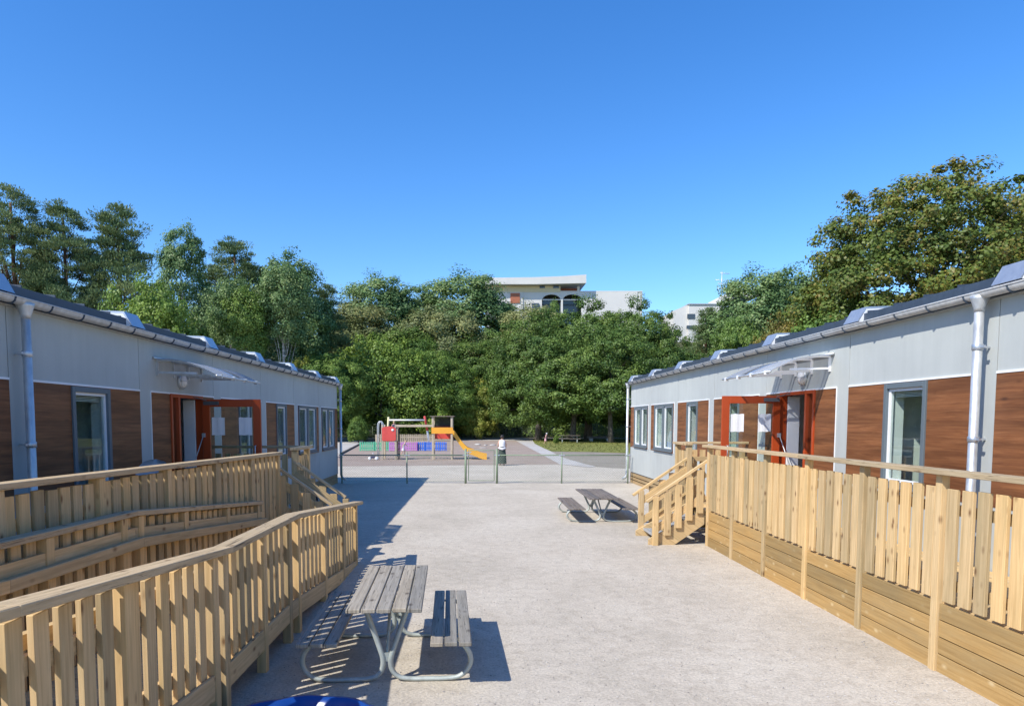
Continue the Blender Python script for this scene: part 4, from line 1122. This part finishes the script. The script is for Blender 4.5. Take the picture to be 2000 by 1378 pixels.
def crown_pts(rs, tufts, per, rt, flat=.7, out_bias=.9, up=.35):
    P = []; Nn = []; Rn = []
    for (c, d) in tufts:
        k = max(6, int(per*rs.uniform(.6, 1.4))); v = rs.normal(size=(k, 3)); v /= np.linalg.norm(v, axis=1, keepdims=True)
        r = rt*rs.uniform(.5, 1.5); rad = rs.uniform(.35, 1.05, k)[:, None]
        P.append(c+v*rad*r*np.array([1, 1, flat])); Nn.append(v*.8+d*out_bias*.6+np.array([0, 0, up])+rs.normal(size=(k, 3))*.45)
        Rn.append(np.clip(rs.normal(rs.uniform(.2, .8), .22, k), 0, 1))
    return np.concatenate(P), np.concatenate(Nn), np.concatenate(Rn)
def trunk_mesh(name, rs, H, r, tufts, nl, m, z0=.25, bend=.3, fork=.75):
    mb = MB(); n = 8; pts = []; off = np.zeros(2)
    for i in range(n+1):
        z = H*fork*i/n; off += rs.normal(size=2)*bend*.12*(i > 0); pts.append((off[0], off[1], z-(.3 if i == 0 else 0)))
    rad = [r*(1.25 if i == 0 else 1)*(1-.72*i/n) for i in range(n+1)]
    mb.tube(pts, rad, 10)
    idx = rs.choice(len(tufts), min(nl, len(tufts)), replace=False)
    for q in idx:
        c = tufts[q][0]; zb = min(max(c[2]-rs.uniform(.15, .4)*H, z0*H), H*fork*.97)
        i = min(n-1, int(zb/(H*fork)*n)); f = zb/(H*fork)*n-i
        p0 = Vector(pts[i])*(1-f)+Vector(pts[i+1])*f; rr = rad[i]*.38
        c = Vector(c); mid = p0*.5+c*.5+Vector((0, 0, rs.uniform(-.02, .06)*H))
        mb.tube([p0, p0*.6+mid*.4+Vector(rs.normal(size=3)*.1), mid, c*.8+mid*.2+Vector(rs.normal(size=3)*.15), c], [rr, rr*.75, rr*.5, rr*.28, rr*.1], 6)
    mb_o = mb.build(name, m); me = mb_o.data; bpy.data.objects.remove(mb_o); return me
PROTO = {}
def proto(key, H, ells, nt, per, rt, leaf, size, lm, bm, tr, nl, seed, flat=.7, needle=False, asp=.75, z0=.25, up=.35, fork=.75):
    rs = np.random.RandomState(seed); tf = tufts_broad(rs, ells, nt) if ells else leaf
    P, Nn, Rn = crown_pts(rs, tf, per, rt, flat, up=up)
    cm = leaf_obj('crown', P, Nn, size, Rn, lm, asp, needle, seed); tm = trunk_mesh('trunk', rs, H, tr, tf, nl, bm, z0, fork=fork)
    PROTO[key] = (cm, tm, H)
def pine_tufts(rs, H, z0, Rm, nb, flatten=True):
    out = []; z = z0*H
    while z < H*.985:
        f = (z-z0*H)/(H*(1-z0)); Rr = Rm*(.55+.6*math.sin(math.pi*min(1, f*.9+.15)))*(1-f**2.6)+.25
        for b in range(rs.randint(3, nb+1)):
            a = rs.uniform(0, 6.28); R_ = Rr*rs.uniform(.55, 1.1)
            for q in np.arange(.35, 1.01, .22):
                d = np.array([math.cos(a+rs.normal()*.12), math.sin(a+rs.normal()*.12), .15])
                out.append((np.array([d[0]*R_*q, d[1]*R_*q, z+R_*q*.12+rs.normal()*.18]), d*.5+np.array([0, 0, .6])))
        z += H*rs.uniform(.035, .06)
    return out
rs0 = np.random.RandomState(11)
# deciduous forms (heights in metres)
proto('round', 12, [(0, 0, 7.6, 4.6, 4.4, 4.6), (1.6, .5, 5.2, 3.8, 3.6, 3.2), (-1.9, -.6, 5.6, 3.6, 3.5, 3.3)], 380, 150, .80, None, .20, L_mid, B_grey, .28, 14, 1)
proto('tall', 16, [(0, 0, 9.8, 3.2, 3.1, 4.6), (.6, 0, 7.0, 3.3, 3.0, 3.4), (-.2, 0, 12.6, 2.3, 2.2, 3.3), (1.2, 0, 11.4, 2.0, 1.9, 2.6)], 360, 150, .76, None, .185, L_aspen, B_birch, .2, 14, 2, .8)
proto('loose', 17, [(0, 0, 10.8, 2.8, 2.7, 4.6), (-1.2, .4, 8.2, 2.6, 2.4, 3.2), (1.4, -.3, 7.4, 2.5, 2.3, 2.8), (.2, 0, 13.2, 2.0, 1.9, 3.3)], 300, 150, .72, None, .18, L_aspen, B_birch, .19, 20, 3, .85)
proto('bush', 6.5, [(0, 0, 3.4, 3.6, 3.0, 3.3), (2.4, .2, 2.5, 2.6, 2.4, 2.5), (-2.5, -.2, 2.6, 2.7, 2.4, 2.6)], 340, 140, .60, None, .17, L_bright, B_grey, .16, 10, 4, .8)
proto('linden', 15, [(0, 0, 8.6, 6.2, 5.6, 6.0), (-3.9, -.8, 6.2, 4.2, 4.0, 4.4), (4.1, -.5, 6.4, 4.2, 4.0, 4.5), (.5, -2.2, 5.0, 4.6, 3.6, 3.9), (-3.2, -1.5, 3.6, 3.2, 2.8, 2.3), (3.4, -1.2, 3.8, 3.2, 2.8, 2.4)], 800, 150, .80, None, .20, L_dark, B_grey, .42, 16, 5)
proto('stem', 16, [(0, 0, 12.6, 2.3, 2.2, 2.8), (.7, 0, 10.2, 1.9, 1.8, 1.8)], 170, 130, .7, None, .18, L_aspen, B_birch, .2, 12, 8, .85)
# big maple, near
proto('maple', 19, [(0, 0, 12.2, 7.0, 6.0, 6.3), (-4.4, -.6, 9.0, 4.6, 4.2, 4.6), (4.6, 0, 9.6, 4.8, 4.5, 4.8), (0, -1.5, 6.8, 5.8, 4.4, 3.6)], 1150, 150, .74, None, .18, L_autumn, B_grey, .40, 44, 6, .7, asp=.9)
proto('broadlow', 8.5, [(0, 0, 5.0, 3.9, 3.4, 3.4), (-2.2, 0, 3.8, 2.6, 2.5, 2.4), (2.3, .2, 4.0, 2.8, 2.5, 2.5)], 330, 150, .60, None, .165, L_bright, B_grey, .2, 14, 7, asp=.9)
for i, (H, z0, Rm, nb) in enumerate(((20, .30, 3.4, 17), (19, .36, 3.2, 15), (15, .22, 2.8, 13))):
    rsx = np.random.RandomState(30+i); el_ = []
    for j in range(nb):
        f = j/(nb-1); z = H*(z0+(.955-z0)*f); a = j*2.4+rsx.rand(); off = Rm*.62*(1-f**2.2)*rsx.uniform(.55, 1.1); r = Rm*(.56-.30*f**2)*rsx.uniform(.8, 1.2)
        el_.append((math.cos(a)*off, math.sin(a)*off, z, r, r*.95, r*.78))
    el_.append((0, 0, H*(z0+.62)/1.9+H*.18, Rm*.62, Rm*.6, H*.26))
    for j in range(9):
        a = rsx.uniform(0, 6.28); f = rsx.rand()**.8; off = Rm*rsx.uniform(.35, .8)*(1-f*.75); r = Rm*rsx.uniform(.22, .36)
        el_.append((math.cos(a)*off, math.sin(a)*off, H*(z0+.05+(.86-z0)*f), r*1.2, r, r*.7))
    proto('pine%d' % i, H, el_, 420, 190, .58, None, .18, L_pine, B_pine, .24, 34, 40+i, .5, True, .32, z0*.9, up=.6, fork=.93)
def tree(name, key, px, ptop, Y, wpx, label, lm=None, rz=None, zb=None, group=None, bm=None, py=None):
    """px/ptop: column of the stem and height of the top as seen in the photograph, for a tree standing Y metres away"""
    cm, tm, H = PROTO[key]; x = (px-935)*(Y-.5)/1370; zb = hill(x, Y) if zb is None else zb
    ztop = CAM_H+(822-ptop)*Y/1370; sz = (ztop-zb)/H
    wm = wpx*Y/1370*1.04; xs = max(v.co.x for v in cm.vertices) if False else WID[key]
    sxy = wm/xs
    t = thing(name, label, 'tree', (x, Y, zb), 0, group)
    if rz is None: rz = random.uniform(0, 6.28)
    t.rotation_euler[2] = rz; t.scale = (sxy, sxy, sz)
    for nm, me, om in (('crown', cm, lm), ('trunk', tm, bm)):
        o = bpy.data.objects.new(nm, me); C.objects.link(o); o.parent = t
        if om: o.material_slots[0].link = 'OBJECT'; o.material_slots[0].material = om
    return t
WID = {}
for k, (cm, tm, H) in PROTO.items():
    co = np.empty(len(cm.vertices)*3, np.float32); cm.vertices.foreach_get('co', co); co = co.reshape(-1, 3)
    WID[k] = float(np.percentile(co[:, 0], 99.2)-np.percentile(co[:, 0], .8))
    zt = float(np.percentile(co[:, 2], 99.9)); PROTO[k] = (cm, tm, zt)
# left group
tree('pine_tree', 'pine0', 34, 380, 58, 190, 'tallest dark pine at the far left edge behind the shaded building', L_pine)
tree('pine_tree', 'pine1', 136, 408, 60, 160, 'pine with dense olive crown second from the left edge', L_pine)
tree('pine_tree', 'pine2', 234, 414, 62, 180, 'pine leaning its long right branches towards the gap of sky', L_pine)
tree('pine_tree', 'pine0', -70, 420, 64, 150, 'pine half outside the left edge of the view', L_pine)
tree('pine_tree', 'pine2', 85, 520, 70, 170, 'lower pine filling between the tall left pines', L_pine)
tree('aspen_tree', 'loose', 362, 450, 76, 125, 'airy aspen standing alone between the left pines and the birches', L_aspen)
tree('maple_tree', 'broadlow', 300, 545, 44, 225, 'bright green maple just behind the shaded building roof', L_bright)
tree('pine_tree', 'pine1', 463, 474, 84, 150, 'tall pine with white birch stems around its foot', L_pine)
tree('birch_tree', 'tall', 568, 498, 86, 150, 'birch with rounded light crown right of the tall pine', L_aspen)
tree('pine_tree', 'pine2', 636, 562, 92, 110, 'dark low pine in the notch right of the birch', L_pine)
tree('birch_tree', 'stem', 455, 545, 71, 95, 'slender birch with white stem left of the tall pine', L_aspen)
tree('birch_tree', 'stem', 480, 565, 70, 80, 'short birch with white stem in front of the tall pine', L_mid)
tree('birch_tree', 'stem', 554, 520, 72, 100, 'birch with the whitest bare stem in front of the rounded birch', L_aspen)
# middle, on the slope
tree('aspen_tree', 'tall', 738, 541, 112, 165, 'pointed aspen highest on the left half of the middle ridge', L_aspen)
tree('aspen_tree', 'loose', 815, 560, 116, 130, 'bluish green aspen between the two middle peaks', L_aspen)
tree('aspen_tree', 'tall', 905, 535, 112, 185, 'broad aspen just left of the white building on the hill', L_aspen)
tree('willow_tree', 'tall', 700, 590, 102, 150, 'olive willow below the pointed aspen', L_olive)
tree('willow_tree', 'round', 860, 600, 102, 210, 'grey olive willow in the middle of the slope', L_olive)
tree('pine_tree', 'pine2', 985, 598, 118, 110, 'brownish pine in front of the white hill building', L_pine)
tree('aspen_tree', 'round', 1000, 640, 104, 170, 'dull green tree under the brownish pine', L_mid)
tree('aspen_tree', 'tall', 790, 640, 98, 150, 'dark green tree with bare stems in the middle gap', L_dark)
tree('aspen_tree', 'tall', 925, 660, 96, 120, 'dark tree right of the bare stems', L_dark)
tree('dead_tree', 'loose', 965, 690, 94, 90, 'thin dark tree in the shadowed middle gap', L_dark)
tree('aspen_tree', 'tall', 1032, 596, 100, 140, 'olive tree just below the brick part of the white building', L_olive)
tree('aspen_tree', 'loose', 1078, 590, 100, 50, 'small tree tip in front of the left arch on the hill', L_mid)
# front rows
tree('broadleaf_tree', 'bush', 745, 655, 80, 260, 'wide bright green bushy tree behind the climbing frame', L_bright)
tree('broadleaf_tree', 'linden', 835, 668, 84, 200, 'green tree right of the wide bushy tree', L_mid)
tree('broadleaf_tree', 'round', 650, 690, 74, 150, 'green tree next to the far corner of the shaded building', L_mid)
tree('broadleaf_tree', 'bush', 590, 700, 78, 130, 'yellowish low tree over the shaded roof edge', L_yellow)
tree('broadleaf_tree', 'bush', 930, 738, 84, 130, 'low yellow green bush in the middle behind the tall back fence', L_yellow)
tree('broadleaf_tree', 'bush', 860, 770, 86, 110, 'low green bush right behind the slide tower', L_mid)
tree('linden_tree', 'linden', 1052, 608, 78, 230, 'dark green linden in the centre right of the middle gap', L_dark)
tree('linden_tree', 'linden', 1150, 588, 80, 270, 'largest dark linden below the white building', L_dark)
tree('linden_tree', 'linden', 1245, 586, 78, 205, 'dark linden with yellowish top next to the hill apartment block', L_dark, rz=2)
tree('linden_tree', 'round', 1195, 640, 70, 190, 'linden with thick stem at the right end of the lawn', L_dark)
tree('linden_tree', 'round', 1120, 660, 74, 220, 'linden shading the far picnic table', L_dark, rz=1)
tree('pine_tree', 'pine2', 1378, 605, 92, 95, 'pine standing in front of the right apartment block', L_pine)
tree('birch_tree', 'tall', 1470, 530, 90, 170, 'light green birch with pointed top left of the big maple', L_aspen)
tree('birch_tree', 'tall', 1540, 528, 92, 160, 'light green birch partly behind the rusty maple', L_aspen)
tree('birch_tree', 'round', 1435, 620, 84, 110, 'low birch between the pine and the rusty maple', L_mid)
tree('maple_tree', 'broadlow', 1530, 608, 46, 150, 'small maple with rusty leaves over the sunlit roof', L_brown)
tree('maple_tree', 'maple', 1822, 350, 44, 540, 'huge maple turning autumn brown behind the sunlit building', L_autumn, rz=.3)
tree('maple_tree', 'broadlow', 1640, 590, 42, 280, 'lower green maple in front of the huge maple', L_mid, rz=1)
tree('maple_tree', 'maple', 2070, 420, 50, 340, 'autumn maple at the right edge behind the huge maple', L_brown, rz=2)
tree('maple_tree', 'broadlow', 1900, 530, 40, 280, 'green maple right above the nearest roof hood', L_autumn, rz=2)
tree('broadleaf_tree', 'round', 1340, 690, 82, 160, 'dark tree over the far corner of the sunlit building', L_dark)
# small bushes beside the left tree
tree('broadleaf_tree', 'bush', 698, 812, 70, 55, 'small round bush near the stem by the shaded building corner', L_mid)
tree('broadleaf_tree', 'bush', 1087, 848, 66, 14, 'tiny green bush beside the child in pink', L_bright)

def woodland():
    """the wood behind everything that stands out singly: one mass on the slope"""
    rs = np.random.RandomState(77); P = []; Nn = []; Rn = []; stems = MB()
    for i in range(150):
        Y = rs.uniform(98, 150); x = rs.uniform(-120, 120)*Y/130; z = hill(x, Y); H = rs.uniform(9, 14)
        if -3 < x/Y*1370 < 560 and Y > 112: H *= .62
        if rs.rand() < .3: Y = rs.uniform(89.5, 96); x = rs.uniform(-75, 60); z = hill(x, Y); H = rs.uniform(5, 8)
        ells = [(0, 0, H*.62, H*.24, H*.24, H*.36), (rs.normal()*1, 0, H*.36, H*.22, H*.22, H*.28)]
        p, n, r = crown_pts(rs, tufts_broad(rs, ells, 60), 26, 1.0, .8)
        P.append(p+np.array([x, Y, z])); Nn.append(n); Rn.append(r)
        stems.tube([(x, Y, z-.4), (x+rs.normal()*.3, Y, z+H*.5)], [.18, .1], 6)
    me = leaf_obj('woodland', np.concatenate(P), np.concatenate(Nn), .50, np.concatenate(Rn), L_dark, .8, False, 5)
    o = bpy.data.objects.new('woodland', me); C.objects.link(o); tag(o, 'dense green wood covering the slope behind the single trees', 'woodland', kind='stuff')
    s2 = stems.build('woodland_stems', B_birch); s2.parent = o; tag(s2, kind='stuff')
woodland()
def undergrowth():
    rs = np.random.RandomState(9); P = []; Nn = []; Rn = []
    for i in range(260):
        x = rs.uniform(-42, 42); Y = rs.uniform(88.6, 93); z = .3+rs.rand()*1.6
        v = rs.normal(size=(60, 3)); v /= np.linalg.norm(v, axis=1, keepdims=True)
        P.append(np.array([x, Y, z])+v*np.array([1.1, .8, .8])*rs.uniform(.4, 1, (60, 1))); Nn.append(v+np.array([0, -.2, .3])); Rn.append(np.clip(rs.normal(.5, .25, 60), 0, 1))
    P = np.concatenate(P); P[:, 2] = np.maximum(P[:, 2], .03)
    me = leaf_obj('undergrowth', P, np.concatenate(Nn), .3, np.concatenate(Rn), L_mid, .6, False, 6)
    o = bpy.data.objects.new('undergrowth', me); C.objects.link(o); tag(o, 'tall weeds and brush growing behind the back fence', 'undergrowth', kind='stuff')
    P = []
    n = 9000; xs_ = rs.uniform(2, 34, n); ys_ = rs.uniform(47, 84, n)
    poly = _gr
    def inside(x, y):
        c = False; j = len(poly)-1
        for i in range(len(poly)):
            if (poly[i][1] > y) != (poly[j][1] > y) and x < (poly[j][0]-poly[i][0])*(y-poly[i][1])/(poly[j][1]-poly[i][1])+poly[i][0]: c = not c
            j = i
        return c
    pts = np.array([(a, b, .05) for a, b in zip(xs_, ys_) if inside(a, b)])
    nn = rs.normal(size=pts.shape); nn[:, 2] *= .3
    gm = leafmat('grass_blade', (.10, .13, .03), (.15, .17, .045), (.24, .22, .08), .3)
    me = leaf_obj('grass', pts, nn, .16, rs.rand(len(pts)), gm, .35, True, 8)
    o = bpy.data.objects.new('grass', me); C.objects.link(o); tag(o, 'rough grass tufts on the lawn in front of the lindens', 'grass', kind='stuff')
undergrowth()

# ---------------------------------------------------------------- buildings on the hill
M_conc = paint('white_render', (.62, .60, .56), .8, 0, .05, .3)
M_brick = paint('red_brick', (.38, .13, .07), .8, 0, .1, .5)
M_yell = paint('pale_yellow_render', (.66, .56, .36), .8)
M_win = mat('dark_window_glass', (.05, .06, .07), .15, 0, .8)
def hx(px, Y): return (px-935)*Y/1370
def hz(py, Y): return CAM_H-(py-822)*Y/1370
HY = 170.
b = thing('apartment_building', 'long white building with swept flat roof and arches on top of the hill', 'building', (0, HY, 0))
def part(name, boxes, mm):
    m = MB()
    for (p0, p1, q0, q1, d0, d1) in boxes: m.box(hx(p0, HY), hx(p1, HY), d0, d1, hz(q1, HY), hz(q0, HY))
    return m.build(name, mm, b)
m = MB(); m.prism([(hx(942, HY), hz(551.2, HY)), (hx(955, HY), hz(551, HY)), (hx(1040, HY), hz(550, HY)), (hx(1095, HY), hz(548, HY)), (hx(1139, HY), hz(545, HY)), (hx(1139, HY), hz(561, HY)), (hx(1040, HY), hz(563, HY)), (hx(942, HY), hz(563, HY))], -2.2, 10, 'y')
m.build('roof', M_conc, b)
part('wall', [(950, 1092, 563.2, 575, -.2, 9)], M_yell)
part('wall', [(948, 1020, 575.2, 650, -.3, 9), (1020.1, 1250, 572.5, 574.4, -.1, 9), (1240, 1250, 574.5, 650, 0, 9)], M_conc)
# arched arcade: wall with arch openings
def arch_wall(px0, px1, y0, y1, arches):
    m = MB(); xa, xb = hx(px0, HY), hx(px1, HY); z1, z0 = hz(y0, HY), hz(y1, HY)
    edges = [xa]
    for (c, w, yt, ysp) in arches:
        cx, r, zs, zt_ = hx(c, HY), w/2*HY/1370, hz(ysp, HY), hz(yt, HY)
        m.box(edges[-1], cx-r, -.1, .5, z0, z1); n = 10
        for i in range(n):
            a0 = math.pi-math.pi*i/n; a1 = math.pi-math.pi*(i+1)/n
            p = [(cx+r*math.cos(a0), zs+(zt_-zs)*math.sin(a0)), (cx+r*math.cos(a1), zs+(zt_-zs)*math.sin(a1))]
            m.prism([p[0], p[1], (p[1][0], z1), (p[0][0], z1)], -.1, .5, 'y')
        edges.append(cx+r)
    m.box(edges[-1], xb, -.1, .5, z0, z1); return m.build('arcade_wall', M_conc, b)
arch_wall(1020, 1240, 574.5, 650, [(1075, 37, 579, 591), (1115, 36, 579, 589)])
part('back_wall', [(1022, 1238, 575, 650, 4, 4.5)], M_win)
part('balcony_rail', [(1058, 1134, 588, 590, .0, .3)], M_conc)
part('brick_infill', [(996, 1014, 577, 596, -.5, -.31)], M_brick)
for (p0, p1, q0, q1) in ((1037, 1051, 596, 610), (1052, 1062, 563.5, 567.5), (1078, 1089, 563.5, 567.5)):
    part('window', [(p0, p1, q0, q1, -.36, -.21)], M_win)
part('upper_terrace', [(1092.1, 1131, 563.3, 572.3, 3, 3.4)], M_brick); part('column', [(1125, 1129, 563.2, 572.3, .2, 1)], M_conc)
HY = 165.
b = thing('apartment_building', 'white apartment block with stepped roof and aerial between pine and birch', 'building', (0, HY, 0))
part('wall', [(1340, 1460, 598, 680, 0, 12)], M_conc)
m = MB(); m.prism([(hx(1312, HY), hz(680, HY)), (hx(1312, HY), hz(609, HY)), (hx(1339.8, HY), hz(598, HY)), (hx(1339.8, HY), hz(680, HY))], .6, 12, 'y'); m.build('side_wing', M_conc, b)
part('roof_edge', [(1338, 1462, 596.5, 597.9, -.3, 12)], M_galv)
m = MB(); m.prism([(hx(1398, HY), hz(596.4, HY)), (hx(1398, HY), hz(584, HY)), (hx(1420, HY), hz(573, HY)), (hx(1470, HY), hz(571, HY)), (hx(1470, HY), hz(585, HY)), (hx(1432, HY), hz(585, HY)), (hx(1410, HY), hz(596.4, HY))], -1.5, 8, 'y'); m.build('penthouse', M_conc, b)
for (p0, p1, q0, q1) in ((1337, 1352, 616, 626), (1392, 1420, 615, 626), (1336, 1352, 638, 645), (1392, 1420, 640, 650)):
    part('window', [(p0, p1, q0, q1, -.08, -.01)], M_win)
an = thing('antenna', 'tall thin roof aerial with side rods on the right apartment block', 'antenna', (hx(1405, HY), HY+1, hz(584, HY)))
k = HY/1370
m = MB(); m.tube([(0, 0, -.5), (0, 0, 50*k)], .09, 6); m.build('mast', M_galv, an)
for z, L0, L1 in ((47, -3, 14), (34, -12, 10), (27, -7, 16), (18, -8, 8)):
    m = MB(); m.tube([(L0*k, 0, z*k), (L1*k, 0, (z-1.5)*k)], .06, 6)
    for q in np.linspace(L0, L1, 5): m.tube([(q*k, 0, (z-2)*k), (q*k, 0, (z+2)*k)], .035, 5)
    m.build('aerial_rods', M_galv, an)

bpy.context.view_layer.update()
